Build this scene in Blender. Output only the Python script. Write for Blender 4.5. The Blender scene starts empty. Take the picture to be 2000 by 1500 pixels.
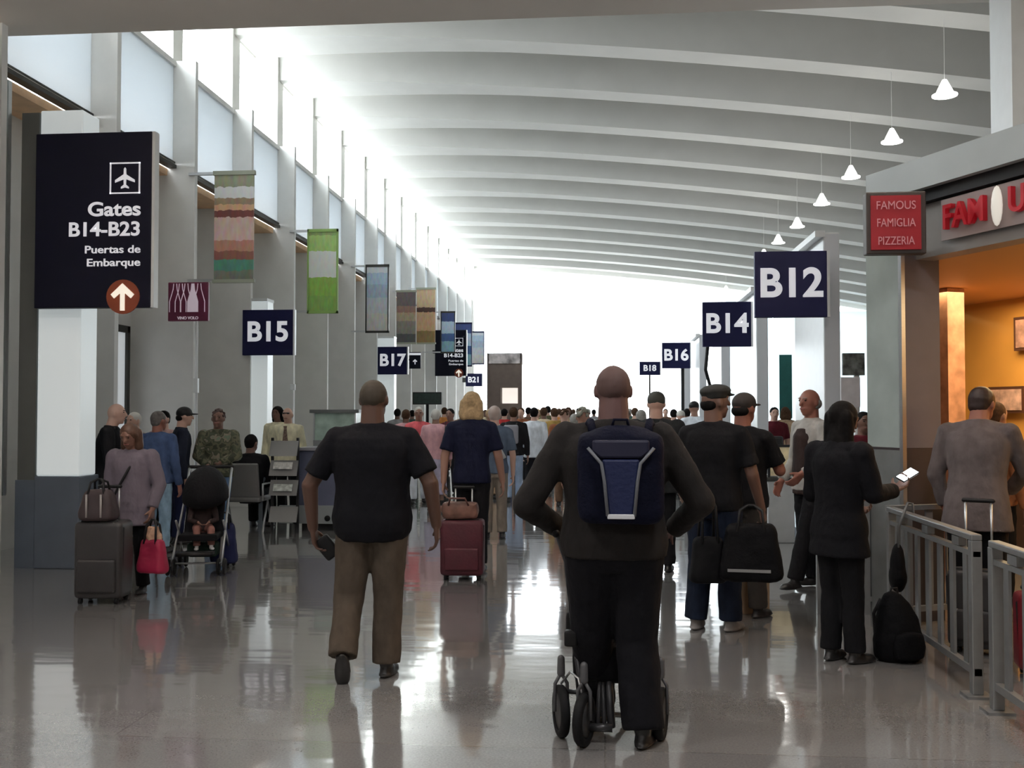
import bpy, math, random
from mathutils import Vector, Matrix, Euler
random.seed(7)
C = bpy.context.scene.collection
sc = bpy.context.scene
R = math.radians
# ---------------------------------------------------------------- camera, sky, exposure
EYE, FPX = 1.58, 2000.0
PITCH = math.atan(58 / FPX); YAW = math.atan(180 / FPX * math.cos(PITCH))
cd = bpy.data.cameras.new('camera'); cam = bpy.data.objects.new('camera', cd); C.objects.link(cam)
cam.location = (0, 0, EYE); cam.rotation_euler = (math.pi / 2 + PITCH, 0, YAW)
cd.sensor_width = 36; cd.lens = 36 * FPX / 2000; cd.clip_end = 300
sc.camera = cam
w = bpy.data.worlds.new('world'); sc.world = w; w.use_nodes = True
bg = w.node_tree.nodes['Background']; bg.inputs[0].default_value = (0.93, 0.97, 1.0, 1); bg.inputs[1].default_value = 19.0
sc.view_settings.view_transform = 'Standard'; sc.view_settings.look = 'None'
sc.view_settings.exposure = 0.0; sc.view_settings.gamma = 1.0; sc.view_settings.use_curve_mapping = False
sc.cycles.max_bounces = 10; sc.cycles.diffuse_bounces = 5; sc.cycles.glossy_bounces = 4
sc.cycles.transparent_max_bounces = 12; sc.cycles.sample_clamp_indirect = 8
sc.cycles.use_denoising = True

def portal(name, loc, rot, sx, sy):
    l = bpy.data.lights.new(name, 'AREA'); l.shape = 'RECTANGLE'; l.size = sx; l.size_y = sy
    l.cycles.is_portal = True
    o = bpy.data.objects.new(name, l); C.objects.link(o); o.location = loc; o.rotation_euler = rot
portal('portal_left', (-6.95, 27, 7.6), (0, R(-90), 0), 1.9, 44)
portal('portal_end', (3, 46.9, 3.2), (R(-90), 0, 0), 19, 6.6)

def lamp(name, loc, rot, sx, sy, power, col):
    l = bpy.data.lights.new(name, 'AREA'); l.shape = 'RECTANGLE'; l.size = sx; l.size_y = sy
    l.energy = power; l.color = col
    o = bpy.data.objects.new(name, l); C.objects.link(o); o.location = loc; o.rotation_euler = rot
    return o

# ---------------------------------------------------------------- back-projection helpers (pixel -> point at depth Y)
_f = Vector((-math.sin(YAW) * math.cos(PITCH), math.cos(YAW) * math.cos(PITCH), math.sin(PITCH)))
_r = Vector((math.cos(YAW), math.sin(YAW), 0)); _u = _r.cross(_f)
def at(x, y, Y):
    d = _f + _r * ((x - 1000) / FPX) + _u * ((750 - y) / FPX)
    t = Y / d.y
    return (d.x * t, EYE + d.z * t)

# ---------------------------------------------------------------- materials
MATS = {}
def nodes(m):
    m.use_nodes = True; nt = m.node_tree; return nt, nt.nodes['Principled BSDF']
def mat(name, col, rough=0.7, metal=0.0, var=0.0, scale=8.0, bump=0.0, bscale=40.0, coat=0.0, emit=None, estr=0.0, spec=0.5, stretch=(1, 1, 1)):
    if name in MATS: return MATS[name]
    m = bpy.data.materials.new(name); nt, b = nodes(m); N = nt.nodes; L = nt.links
    b.inputs['Base Color'].default_value = (*col, 1); b.inputs['Roughness'].default_value = rough
    b.inputs['Metallic'].default_value = metal; b.inputs['Coat Weight'].default_value = coat
    b.inputs['Specular IOR Level'].default_value = spec
    if emit: b.inputs['Emission Color'].default_value = (*emit, 1); b.inputs['Emission Strength'].default_value = estr
    tc = N.new('ShaderNodeTexCoord'); mp = N.new('ShaderNodeMapping'); mp.inputs['Scale'].default_value = stretch
    L.new(tc.outputs['Object'], mp.inputs[0])
    if var:
        n = N.new('ShaderNodeTexNoise'); n.inputs['Scale'].default_value = scale; n.inputs['Detail'].default_value = 4
        L.new(mp.outputs[0], n.inputs['Vector'])
        r = N.new('ShaderNodeValToRGB'); L.new(n.outputs[0], r.inputs[0])
        r.color_ramp.elements[0].position = .3; r.color_ramp.elements[1].position = .7
        r.color_ramp.elements[0].color = (*[c * (1 - var) for c in col], 1)
        r.color_ramp.elements[1].color = (*[min(1, c * (1 + var)) for c in col], 1)
        L.new(r.outputs[0], b.inputs['Base Color'])
    if bump:
        n = N.new('ShaderNodeTexNoise'); n.inputs['Scale'].default_value = bscale; n.inputs['Detail'].default_value = 3
        L.new(mp.outputs[0], n.inputs['Vector'])
        bp = N.new('ShaderNodeBump'); bp.inputs['Strength'].default_value = bump; bp.inputs['Distance'].default_value = .01
        L.new(n.outputs[0], bp.inputs['Height']); L.new(bp.outputs[0], b.inputs['Normal'])
    MATS[name] = m; return m
def cloth(name, col, var=.18): return mat('cloth_' + name, col, .85, var=var, scale=14, bump=.5, bscale=30, spec=.2, stretch=(1, 1, .6))
def camo_mat(name, cols, scale=9):
    if name in MATS: return MATS[name]
    m = bpy.data.materials.new(name); nt, b = nodes(m); N = nt.nodes; L = nt.links
    tc = N.new('ShaderNodeTexCoord'); n = N.new('ShaderNodeTexNoise'); n.inputs['Scale'].default_value = scale; n.inputs['Detail'].default_value = 2
    L.new(tc.outputs['Object'], n.inputs['Vector'])
    r = N.new('ShaderNodeValToRGB'); r.color_ramp.interpolation = 'CONSTANT'; L.new(n.outputs[0], r.inputs[0])
    e = r.color_ramp.elements; e[0].color = (*cols[0], 1); e[0].position = 0; e[1].color = (*cols[1], 1); e[1].position = .42
    for i, c in enumerate(cols[2:]):
        k = e.new(.50 + .08 * i); k.color = (*c, 1)
    L.new(r.outputs[0], b.inputs['Base Color']); b.inputs['Roughness'].default_value = .85
    MATS[name] = m; return m
def glass_mat(name, tint=(1, 1, 1), gloss=.06):
    m = bpy.data.materials.new(name); m.use_nodes = True; nt = m.node_tree; nt.nodes.clear(); N = nt.nodes
    t = N.new('ShaderNodeBsdfTransparent'); t.inputs[0].default_value = (*tint, 1)
    g = N.new('ShaderNodeBsdfGlossy'); g.inputs['Roughness'].default_value = .03
    x = N.new('ShaderNodeMixShader'); x.inputs[0].default_value = gloss; o = N.new('ShaderNodeOutputMaterial')
    nt.links.new(t.outputs[0], x.inputs[1]); nt.links.new(g.outputs[0], x.inputs[2]); nt.links.new(x.outputs[0], o.inputs[0])
    return m
def shade_mat(name, col, trans=.6):
    m = bpy.data.materials.new(name); m.use_nodes = True; nt = m.node_tree; nt.nodes.clear(); N = nt.nodes
    t = N.new('ShaderNodeBsdfTranslucent'); t.inputs[0].default_value = (*col, 1)
    g = N.new('ShaderNodeBsdfDiffuse'); g.inputs[0].default_value = (*col, 1)
    x = N.new('ShaderNodeMixShader'); x.inputs[0].default_value = trans; o = N.new('ShaderNodeOutputMaterial')
    nt.links.new(g.outputs[0], x.inputs[1]); nt.links.new(t.outputs[0], x.inputs[2]); nt.links.new(x.outputs[0], o.inputs[0])
    return m
def floor_mat():
    m = bpy.data.materials.new('floor_polished_terrazzo'); nt, b = nodes(m); N = nt.nodes; L = nt.links
    tc = N.new('ShaderNodeTexCoord')
    n = N.new('ShaderNodeTexNoise'); n.inputs['Scale'].default_value = 90; n.inputs['Detail'].default_value = 4; L.new(tc.outputs['Object'], n.inputs['Vector'])
    r = N.new('ShaderNodeValToRGB'); L.new(n.outputs[0], r.inputs[0])
    r.color_ramp.elements[0].position = .35; r.color_ramp.elements[0].color = (.235, .227, .222, 1)
    r.color_ramp.elements[1].position = .65; r.color_ramp.elements[1].color = (.30, .29, .283, 1)
    br = N.new('ShaderNodeTexBrick'); br.offset = 0; br.inputs['Scale'].default_value = 1.0
    br.inputs['Brick Width'].default_value = 2.4; br.inputs['Row Height'].default_value = 1.22; br.inputs['Mortar Size'].default_value = .005
    br.inputs['Color1'].default_value = (.94, .94, .94, 1); br.inputs['Color2'].default_value = (1.06, 1.05, 1.03, 1); br.inputs['Mortar'].default_value = (.8, .78, .75, 1)
    L.new(tc.outputs['Object'], br.inputs['Vector'])
    mx = N.new('ShaderNodeMix'); mx.data_type = 'RGBA'; mx.blend_type = 'MULTIPLY'; mx.inputs[0].default_value = 1
    L.new(r.outputs[0], mx.inputs[6]); L.new(br.outputs[0], mx.inputs[7]); L.new(mx.outputs[2], b.inputs['Base Color'])
    b.inputs['Roughness'].default_value = .11; b.inputs['Specular IOR Level'].default_value = .95
    b.inputs['Coat Weight'].default_value = .9; b.inputs['Coat Roughness'].default_value = .06; b.inputs['Coat IOR'].default_value = 1.6
    # slight unevenness from slab to slab
    mp = N.new('ShaderNodeMapping'); mp.inputs['Scale'].default_value = (.5, 1.4, 1); L.new(tc.outputs['Object'], mp.inputs[0])
    n2 = N.new('ShaderNodeTexNoise'); n2.inputs['Scale'].default_value = 2.4; n2.inputs['Detail'].default_value = 2; L.new(mp.outputs[0], n2.inputs['Vector'])
    bp = N.new('ShaderNodeBump'); bp.inputs['Strength'].default_value = .22; bp.inputs['Distance'].default_value = .012
    L.new(n2.outputs[0], bp.inputs['Height']); L.new(bp.outputs[0], b.inputs['Normal']); L.new(bp.outputs[0], b.inputs['Coat Normal'])
    return m

WALL = mat('wall_grey_paint', (.68, .675, .655), .6, var=.04, scale=3)
PIL = mat('pilaster_grey_paint', (.74, .735, .715), .6, var=.04, scale=3)
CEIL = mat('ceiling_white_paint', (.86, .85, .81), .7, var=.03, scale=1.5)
RIBF = mat('rib_face_painted_shade', (.54, .535, .51), .65, var=.03, scale=2)  # darker grey paints the shade of the rib front faces
SOFF = mat('soffit_taupe_paint', (.66, .61, .56), .7, var=.03, scale=1)
WHITE = mat('white_lacquer', (.80, .82, .82), .35, var=.02)
GLOWP = mat('panel_added_glow', (.78, .80, .80), .35, emit=(.85, .95, .97), estr=.33)  # white panel with a glow added to brighten it, no lamp inside
UPPER = mat('upper_wall_white_paint', (.80, .79, .74), .6, var=.02)
BASEG = mat('base_blue_grey_laminate', (.085, .105, .135), .4, var=.08, scale=4)
DARKM = mat('dark_bronze_metal', (.05, .05, .045), .45, .6)
ALU = mat('brushed_aluminium', (.62, .63, .64), .32, .9, var=.05, scale=30, stretch=(1, 1, 8))
STEEL = mat('barrier_steel', (.26, .265, .265), .42, .5, var=.05, scale=20)
BLACK = mat('black_rubber', (.008, .008, .009), .7, bump=.2, spec=.2)
BLACKP = mat('black_plastic', (.012, .012, .013), .5, spec=.25)
NAVY = mat('sign_navy', (.008, .010, .055), .5, spec=.2)
NAVYD = mat('sign_dark_navy', (.003, .0035, .012), .5, spec=.15)
SIGNW = mat('sign_lettering_white', (.9, .9, .93), .5, emit=(.9, .92, 1), estr=.35)
GLASS = glass_mat('window_glass', (.97, .99, 1), .05)
STOREG = glass_mat('store_glass', (.80, .88, .86), .2)
SHADE = shade_mat('frosted_window_shade', (.60, .635, .66), .33)
BLIND = shade_mat('roller_blind_fabric', (.80, .86, .88), .52)
WARMSOFF = mat('soffit_painted_warm_light', (.80, .52, .30), .5, var=.1, scale=6)  # peach colour paints in the warm light on the soffit

# ---------------------------------------------------------------- mesh builder
class MB:
    def __init__(s): s.v = []; s.f = []
    def add(s, vs, fs):
        k = len(s.v); s.v += [tuple(p) for p in vs]; s.f += [tuple(i + k for i in q) for q in fs]; return s
    def box(s, x0, x1, y0, y1, z0, z1):
        return s.add([(x0, y0, z0), (x1, y0, z0), (x1, y1, z0), (x0, y1, z0), (x0, y0, z1), (x1, y0, z1), (x1, y1, z1), (x0, y1, z1)],
                     [(0, 3, 2, 1), (4, 5, 6, 7), (0, 1, 5, 4), (1, 2, 6, 5), (2, 3, 7, 6), (3, 0, 4, 7)])
    def obox(s, c, hs, M=None):
        M = M or Matrix.Identity(3); c = Vector(c)
        k = [(-1, -1, -1), (1, -1, -1), (1, 1, -1), (-1, 1, -1), (-1, -1, 1), (1, -1, 1), (1, 1, 1), (-1, 1, 1)]
        return s.add([c + M @ Vector((a * hs[0], b * hs[1], d * hs[2])) for a, b, d in k],
                     [(0, 3, 2, 1), (4, 5, 6, 7), (0, 1, 5, 4), (1, 2, 6, 5), (2, 3, 7, 6), (3, 0, 4, 7)])
    def prism(s, poly, z0, z1):          # counter-clockwise polygon in XY
        n = len(poly); vs = [(x, y, z0) for x, y in poly] + [(x, y, z1) for x, y in poly]
        return s.add(vs, [tuple(range(n - 1, -1, -1)), tuple(range(n, 2 * n))] + [(i, (i + 1) % n, n + (i + 1) % n, n + i) for i in range(n)])
    def rings(s, rs, cap=True):
        n = len(rs[0]); k = len(s.v)
        for r_ in rs: s.v += [tuple(p) for p in r_]
        for j in range(len(rs) - 1):
            for i in range(n):
                a = k + j * n + i; b = k + j * n + (i + 1) % n
                s.f.append((a, b, b + n, a + n))
        if cap:
            s.f.append(tuple(k + i for i in range(n - 1, -1, -1))); s.f.append(tuple(k + (len(rs) - 1) * n + i for i in range(n)))
        return s
    def tube(s, pts, rad, n=10):
        pts = [Vector(p) for p in pts]; m = len(pts); rad = rad if isinstance(rad, (list, tuple)) else [rad] * m
        rs = []; up = None
        for i in range(m):
            t = (pts[min(i + 1, m - 1)] - pts[max(i - 1, 0)])
            t = t.normalized() if t.length > 1e-9 else Vector((0, 0, 1))
            if up is None: up = Vector((1, 0, 0)) if abs(t.x) < .8 else Vector((0, 1, 0))
            a = (up - t * up.dot(t)).normalized(); b = t.cross(a); up = a
            rs.append([pts[i] + (a * math.cos(q) + b * math.sin(q)) * rad[i] for q in [2 * math.pi * j / n for j in range(n)]])
        return s.rings(rs)
    def cap(s, p0, p1, r0, r1=None, n=10):      # capsule with rounded ends
        r1 = r0 if r1 is None else r1; p0 = Vector(p0); p1 = Vector(p1); t = (p1 - p0)
        t = t.normalized() if t.length > 1e-6 else Vector((0, 0, 1))
        P = []; Q = []
        for a in (80, 50, 22): P.append(p0 - t * r0 * math.sin(R(a))); Q.append(r0 * math.cos(R(a)))
        P += [p0, p1]; Q += [r0, r1]
        for a in (22, 50, 80): P.append(p1 + t * r1 * math.sin(R(a))); Q.append(r1 * math.cos(R(a)))
        return s.tube(P, Q, n)
    def ell(s, c, r, M=None, n=14, m=8):
        M = M or Matrix.Identity(3); c = Vector(c); rs = []
        for j in range(m + 1):
            a = -math.pi / 2 + math.pi * (j + .02 if j == 0 else j - .02 if j == m else j) / m
            rs.append([c + M @ Vector((r[0] * math.cos(a) * math.cos(q), r[1] * math.cos(a) * math.sin(q), r[2] * math.sin(a))) for q in [2 * math.pi * i / n for i in range(n)]])
        return s.rings(rs)
    def rbox(s, x0, x1, y0, y1, z0, z1, r=.03, n=5):      # box with rounded vertical edges and softened top and bottom
        rs = []
        for z, k in ((z0, .5), (z0 + r * .35, .12), (z0 + r, 0), (z1 - r, 0), (z1 - r * .35, .12), (z1, .5)):
            i_ = k * r; ring = []
            for cx, cy, a0 in ((x1 - r - i_, y0 + r + i_, -90), (x1 - r - i_, y1 - r - i_, 0), (x0 + r + i_, y1 - r - i_, 90), (x0 + r + i_, y0 + r + i_, 180)):
                for j in range(n): a = R(a0 + 90 * j / (n - 1)); ring.append((cx + r * math.cos(a), cy + r * math.sin(a), z))
            rs.append(ring)
        return s.rings(rs)
    def build(s, name, m, parent=None, smooth=False, loc=None, rz=0):
        me = bpy.data.meshes.new(name); me.from_pydata(s.v, [], s.f); me.update()
        if m: me.materials.append(m)
        if smooth: me.polygons.foreach_set('use_smooth', [True] * len(me.polygons))
        o = bpy.data.objects.new(name, me); C.objects.link(o)
        if parent: o.parent = parent
        if loc: o.location = loc
        if rz: o.rotation_euler.z = rz
        return o
def bevel(o, wd=.01, seg=2):
    b = o.modifiers.new('bevel', 'BEVEL'); b.width = wd; b.segments = seg; b.limit_method = 'ANGLE'; return o
def tag(o, label=None, cat=None, group=None, kind=None):
    if label: o['label'] = label
    if cat: o['category'] = cat
    if group: o['group'] = group
    if kind: o['kind'] = kind
    return o
def empty(name, loc=(0, 0, 0), rz=0, label=None, cat=None, group=None):
    o = bpy.data.objects.new(name, None); C.objects.link(o); o.location = loc; o.rotation_euler = (0, 0, rz); o.empty_display_size = .1
    return tag(o, label, cat, group)
def struct(name, mb, m, parent=None, smooth=False): return tag(mb.build(name, m, parent, smooth), kind='structure')
TXT = []
def text(name, s, size, m, parent, loc, rot=(math.pi / 2, 0, 0), align='CENTER', bold=.012, ext=.004, sx=1.0):
    c = bpy.data.curves.new(name, 'FONT'); c.body = s; c.size = size; c.align_x = align; c.align_y = 'CENTER'
    c.extrude = ext; c.offset = bold * size; c.materials.append(m); c.space_line = .85
    o = bpy.data.objects.new(name, c); C.objects.link(o); o.location = loc; o.rotation_euler = rot; o.scale = (sx, 1, 1)
    if parent: o.parent = parent
    return o

# ================================================================ THE HALL
S = 2.43; Y0 = 12.09            # bay spacing, first pilaster seen
YE = 46.5
def ribz(X): return 7.737 - .0923 * X - .00466 * X * X
fl = MB(); fl.box(-9, 16, -9, YE + .3, -.2, 0); struct('floor', fl, floor_mat())
g = MB(); g.box(-80, 80, YE + .35, 160, -.9, -.5); g.box(-80, -9.2, -20, YE + .35, -.9, -.5)
struct('ground', g, mat('apron_concrete', (.45, .45, .44), .9, var=.1, scale=.4))
# deck of the roof above the ribs, following the arch
d = MB(); XS = [-7.1 + i * (14.2 + 7.1) / 26 for i in range(27)]
d.rings([[(x, 9.9, ribz(x) + .95), (x, YE + .3, ribz(x) + .95), (x, YE + .3, ribz(x) + 1.15), (x, 9.9, ribz(x) + 1.15)] for x in XS])
struct('ceiling', d, CEIL, smooth=False)
ti = 0
def tname():
    global ti; ti += 1; return 'trim_%d' % ti
def flare(x):                     # the ribs widen towards the clerestory
    t = min(1, max(0, (x + 6.35) / 5.0)); return .56 + .64 * (1 - t) ** 1.5
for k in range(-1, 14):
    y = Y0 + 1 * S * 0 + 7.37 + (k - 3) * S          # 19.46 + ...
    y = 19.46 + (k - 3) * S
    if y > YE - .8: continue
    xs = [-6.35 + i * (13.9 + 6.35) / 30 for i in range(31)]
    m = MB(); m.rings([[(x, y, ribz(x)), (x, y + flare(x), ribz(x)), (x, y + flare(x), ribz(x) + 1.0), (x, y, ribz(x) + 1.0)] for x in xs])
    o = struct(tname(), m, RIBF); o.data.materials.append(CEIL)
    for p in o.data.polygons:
        if p.normal.z < -.7: p.material_index = 1  # undersides stay white, so the lit-to-shaded contrast is painted in
# low ceiling of the near hall
m = MB(); m.box(-7.1, 14.2, -9, 10.02, 5.5, 5.7); m.box(-7.1, 14.2, 9.72, 10.02, 5.7, 9.3)
struct('ceiling_near', m, SOFF)
# left wall: pilasters, recessed lower wall, shades, ledge, clerestory
m = MB(); m.box(-7.1, -6.95, 9.2, YE + .3, 0, 5.22); m.box(-7.1, -6.3, 9.2, YE, 6.72, 6.8); struct('wall_left', m, WALL)
m = MB(); m.box(-7.1, -6.95, 9.2, YE, 5.22, 6.72); 
m = MB(); m.box(-6.95, -6.42, 9.2, YE, 5.10, 5.20); struct(tname(), m, WARMSOFF)
nb = 0
for k in range(-1, 15):
    y = Y0 + k * S
    if y > YE: break
    m = MB(); m.box(-6.95, -6.0, y, y + .10, 0, 6.8); struct(tname(), m, PIL)
    m = MB(); m.box(-6.95, -6.35, y, y + .35, 6.8, 9.3); struct(tname(), m, UPPER)
    if y + S < YE + 1:
        nb += 1
        wn = empty('window_%d' % nb, (0, 0, 0)); tag(wn, kind='structure')
        m = MB(); m.box(-6.36, -6.34, y + .10, y + S, 5.3, 6.72); m.build('shade', SHADE, wn)
        m = MB(); m.box(-6.40, -6.28, y + .10, y + S, 5.2, 5.25); m.box(-6.38, -6.30, y + .10, y + S, 5.27, 5.30); m.build('sill_rail', DARKM, wn)
        m = MB(); m.box(-6.86, -6.84, y + .35, y + S, 6.86, 8.6); m.build('clerestory_pane', GLASS, wn)
        m = MB(); m.box(-6.88, -6.80, y + .35, y + S, 6.8, 6.88); m.box(-6.88, -6.80, y + .35, y + S, 8.55, 9.3); m.build('clerestory_frame', UPPER, wn)
# right and back enclosure, near left wall
m = MB(); m.box(14.0, 14.2, -9, YE + .3, 0, 9); struct('wall_right', m, WALL)
m = MB(); m.box(-7.1, 14.2, -9.2, -9, 0, 9.3); struct('wall_back', m, SOFF)
m = MB(); m.box(-7.1, -6.2, -9, 9.2, 0, 5.5); struct('wall_near_left', m, WALL)
# end wall: full-height glazing
we = empty('window_20'); tag(we, kind='structure')
m = MB(); m.rings([[(x, YE, .12), (x, YE + .03, .12), (x, YE + .03, ribz(x) + .6), (x, YE, ribz(x) + .6)] for x in (-6.95, -3, 1, 5, 9, 14)]); m.build('pane', glass_mat('tinted_end_glass', (.62, .63, .635), .05), we)
m = MB(); m.box(-6.95, 14, YE - .05, YE + .1, 0, .12)
m.build('frame', ALU, we)
m = MB(); m.rings([[(x, YE - .1, ribz(x) + .1), (x, YE + .2, ribz(x) + .1), (x, YE + .2, ribz(x) + .95), (x, YE - .1, ribz(x) + .95)] for x in XS]); struct(tname(), m, CEIL)
bl = empty('roller_blind', (0, 0, 0), 0, 'pale blue-white roller blinds drawn over the right half of the end window', 'blind')
for i in range(4):
    x0 = 5.4 + i * 2.1; m = MB(); m.box(x0, x0 + 2.04, YE - .3, YE - .28, .0, ribz(x0 + 2) + .05); m.build('blind_panel', BLIND, bl)
m = MB(); m.box(-6.95, -5.9, YE - .3, YE - .1, 0, 8.5); struct(tname(), m, PIL)

# unseen fill lamps added to the near hall (behind and above the camera)
for i, (x, y) in enumerate([(-3.5, 3), (1.5, 3), (-3.5, -3), (1.5, -3)]):
    t_ = empty('added_fill_panel', (x, y, 5.5), 0, 'flush white panel added as unseen fill light in the near low ceiling', 'light', 'added fill light panels')
    m = MB(); m.box(-.6, .6, -.3, .3, -.03, 0); m.build('frame', WHITE, t_)
    lamp('added_fill_lamp', (x, y, 5.455), (0, 0, 0), 1.1, .5, 105, (1, .97, .95))

for i, x in enumerate((-3.4, 2.2)):  # uplights added above the view to brighten the low ceiling
    t_ = empty('added_uplight', (x, 6.8, 5.2), 0, 'long unseen uplight added to brighten the near low ceiling', 'light', 'added uplights of the near hall')
    m = MB(); m.box(-1.5, 1.5, -.08, .08, -.06, 0); m.build('housing', ALU, t_)
    for q in (-1.2, 1.2): m = MB(); m.tube([(q, 0, 0), (q, 0, .3)], .006, 6); m.build('hanger', ALU, t_)
    lamp('added_uplight_lamp', (x, 6.8, 5.23), (math.pi, 0, 0), 2.9, .15, 230, (1, .93, .86))
# ---------------------------------------------------------------- pendants under the ribs
LAMPG = mat('lamp_glow', (1, 1, 1), .4, emit=(1, .97, .92), estr=7)
p0 = None
def dup(root, loc, rz=0, label=None):
    r_ = root.copy(); C.objects.link(r_); r_.location = loc; r_.rotation_euler = (0, 0, rz)
    if label: r_['label'] = label
    for ch in root.children:
        c = ch.copy(); C.objects.link(c); c.parent = r_
        for g_ in ch.children:
            e = g_.copy(); C.objects.link(e); e.parent = c
    return r_
for k, (px_, py_) in enumerate([(1845, 178), (1742, 270), (1662, 340), (1605, 393), (1557, 438), (1520, 470), (1492, 498), (1418, 566)]):
    Yl = [14.75, 17.18, 19.61, 22.04, 24.47, 26.9, 29.33, 41.48][k]
    X, Z = at(px_, py_, Yl)
    if p0 is None:
        p0 = empty('pendant_lamp', (X, Yl, Z), 0, 'x', 'lamp', 'pendant lamps below the arched ribs')
        m = MB(); m.tube([(0, 0, .04), (0, 0, 1.35)], .0035, 6); m.build('rod', CEIL, p0)
        m = MB(); m.tube([(0, 0, .16), (0, 0, .1), (0, 0, .02), (0, 0, -.05)], [.03, .06, .10, .13], 16); m.build('glass_shade', LAMPG, p0, True)
        m = MB(); m.tube([(0, 0, -.05), (0, 0, -.07)], [.17, .17], 18); m.build('rim', LAMPG, p0, True)
        o = p0
    else: o = dup(p0, (X, Yl, Z))
    pl = bpy.data.lights.new('pendant_lamp_bulb', 'POINT'); pl.energy = 4; pl.color = (1, .95, .88); pl.shadow_soft_size = .1
    po = bpy.data.objects.new('pendant_lamp_bulb', pl); C.objects.link(po); po.location = (X, Yl, Z - .18)
    o['label'] = ['nearest glowing pendant lamp, highest at upper right below the ribs', 'second glowing pendant lamp from the near end of the row',
                  'third glowing pendant lamp, beside the corner of the storefront canopy', 'fourth glowing pendant lamp in the receding row',
                  'fifth glowing pendant lamp, above and right of the B12 pier', 'sixth glowing pendant lamp, above the B12 sign',
                  'small glowing pendant lamp partly behind the top edge of the B12 sign', 'farthest tiny pendant lamp above the B14 sign'][k]

# ================================================================ LEFT SIDE FITTINGS
# pylon carrying the big gates sign
t = empty('sign_pylon', (-5.65, 10.05, 0), 0, 'tall white panelled pylon with blue-grey base behind the large Gates sign', 'pylon')
m = MB(); m.box(-.16, .30, 0, .35, .94, 4.72); bevel(m.build('white_panel', GLOWP, t), .015)
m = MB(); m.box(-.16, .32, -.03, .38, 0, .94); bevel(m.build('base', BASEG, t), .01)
m = MB(); m.box(-.36, -.17, 0, .35, 0, 4.7); m.build('dark_upright', mat('upright_dark', (.085, .09, .085), .5), t)
m = MB(); m.box(-.37, -.15, -.02, .36, 0, .9); m.build('upright_base', BASEG, t)
# near glazed screen at the left edge
t = empty('glass_screen', (-6.05, 9.0, 0), 0, 'aluminium framed glass screen at the far left edge beside the pylon', 'screen')
m = MB(); m.box(-.08, .0, .3, .36, 0, 5.4); m.build('post', DARKM, t)
m = MB(); m.box(-.10, -.02, .9, .96, .75, 5.0); m.build('inner_post', ALU, t)
m = MB(); m.box(-.06, -.05, .36, .9, 0, 5.4); m.build('pane', STOREG, t)

def arrow(mb, cx, cz, s, y0, y1):
    P = [(-.16, -1), (.16, -1), (.16, .28), (.62, -.12), (.86, .16), (0, .95), (-.86, .16), (-.62, -.12), (-.16, .28)]
    n = len(P); vs = [(cx + a * s, y0, cz + b * s) for a, b in P] + [(cx + a * s, y1, cz + b * s) for a, b in P]
    mb.add(vs, [tuple(range(n)), tuple(range(2 * n - 1, n - 1, -1))] + [(i, n + i, n + (i + 1) % n, (i + 1) % n) for i in range(n)])
def plane_icon(mb, cx, cz, s, y0, y1):
    h = [(.0, 1), (.10, .88), (.12, .35), (.95, -.18), (.95, -.42), (.12, -.12), (.10, -.62), (.38, -.84), (.38, -1.0), (0, -.88)]
    P = [(a, b) for a, b in h] + [(-a, b) for a, b in h[-2:0:-1]]; P = P[::-1]
    n = len(P); vs = [(cx + a * s, y0, cz + b * s) for a, b in P] + [(cx + a * s, y1, cz + b * s) for a, b in P]
    mb.add(vs, [tuple(range(n)), tuple(range(2 * n - 1, n - 1, -1))] + [(i, n + i, n + (i + 1) % n, (i + 1) % n) for i in range(n)])
def gates_sign(x0, x1, z0, z1, y, label, small=False):
    t = empty('gates_sign', ((x0 + x1) / 2, y, (z0 + z1) / 2), 0, label, 'sign')
    W = x1 - x0; H = z1 - z0
    m = MB(); m.box(-W / 2, W / 2, -.05, .05, -H / 2, H / 2); bevel(m.build('panel', NAVYD, t), .008)
    m = MB(); m.box(W / 2 - .01, W / 2 + .03, -.04, .06, -H / 2, H / 2); m.build('edge_strip', WHITE, t)
    m = MB(); cx, cz, a = W * .275, H * .235, W * .13
    for q in ((-a, a, a - .014, a), (-a, a, -a, -a + .014)): m.box(cx + q[0], cx + q[1], -.058, -.05, cz + q[2], cz + q[3])
    for q in ((-a, -a + .014), (a - .014, a)): m.box(cx + q[0], cx + q[1], -.058, -.05, cz - a, cz + a)
    plane_icon(m, cx, cz, a * .68, -.058, -.05); m.build('airplane_symbol', SIGNW, t)
    ln = [('Gates', .150, .056, 1.20), ('B14-B23', .150, -.058, 1.12), ('Puertas de', .087, -.172, 1.26), ('Embarque', .087, -.246, 1.28)]
    for s_, sz, zz, sx_ in ln:
        text('lettering', s_, sz * H / 1.32 * (.98 if sz > .1 else .93), SIGNW, t, (W * .415, -.054, zz * H), align='RIGHT', bold=.022 if sz > .1 else .012, sx=sx_)
    m = MB(); m.tube([(W * .27, -.06, -H * .44), (W * .27, -.045, -H * .44)], W * .142, 28)
    m.build('arrow_disc', mat('arrow_disc_rust', (.20, .035, .008), .5), t)
    m = MB(); arrow(m, W * .27, -H * .44, W * .115, -.075, -.062); m.build('arrow_symbol', mat('arrow_white', (.95, .9, .8), .5, emit=(1, .9, .75), estr=.6), t)
    if small: m = MB(); m.box(-W / 2 - .1, -W / 2 + .05, .0, .40, .0, .1); m.build('bracket', DARKM, t)
    else:
        for xx in (-.1, .2): m = MB(); m.box(xx, xx + .08, .05, .15, -.3, .3); m.build('bracket', DARKM, t)
    return t
gates_sign(-5.74, -4.52, 2.645, 4.42, 9.9, 'large dark navy hanging sign reading Gates B14-B23, mounted on the white pylon')
gates_sign(-5.98, -4.87, 2.92, 4.55, 36, 'small far-off dark navy Gates sign beyond the B17 sign', True)

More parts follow.
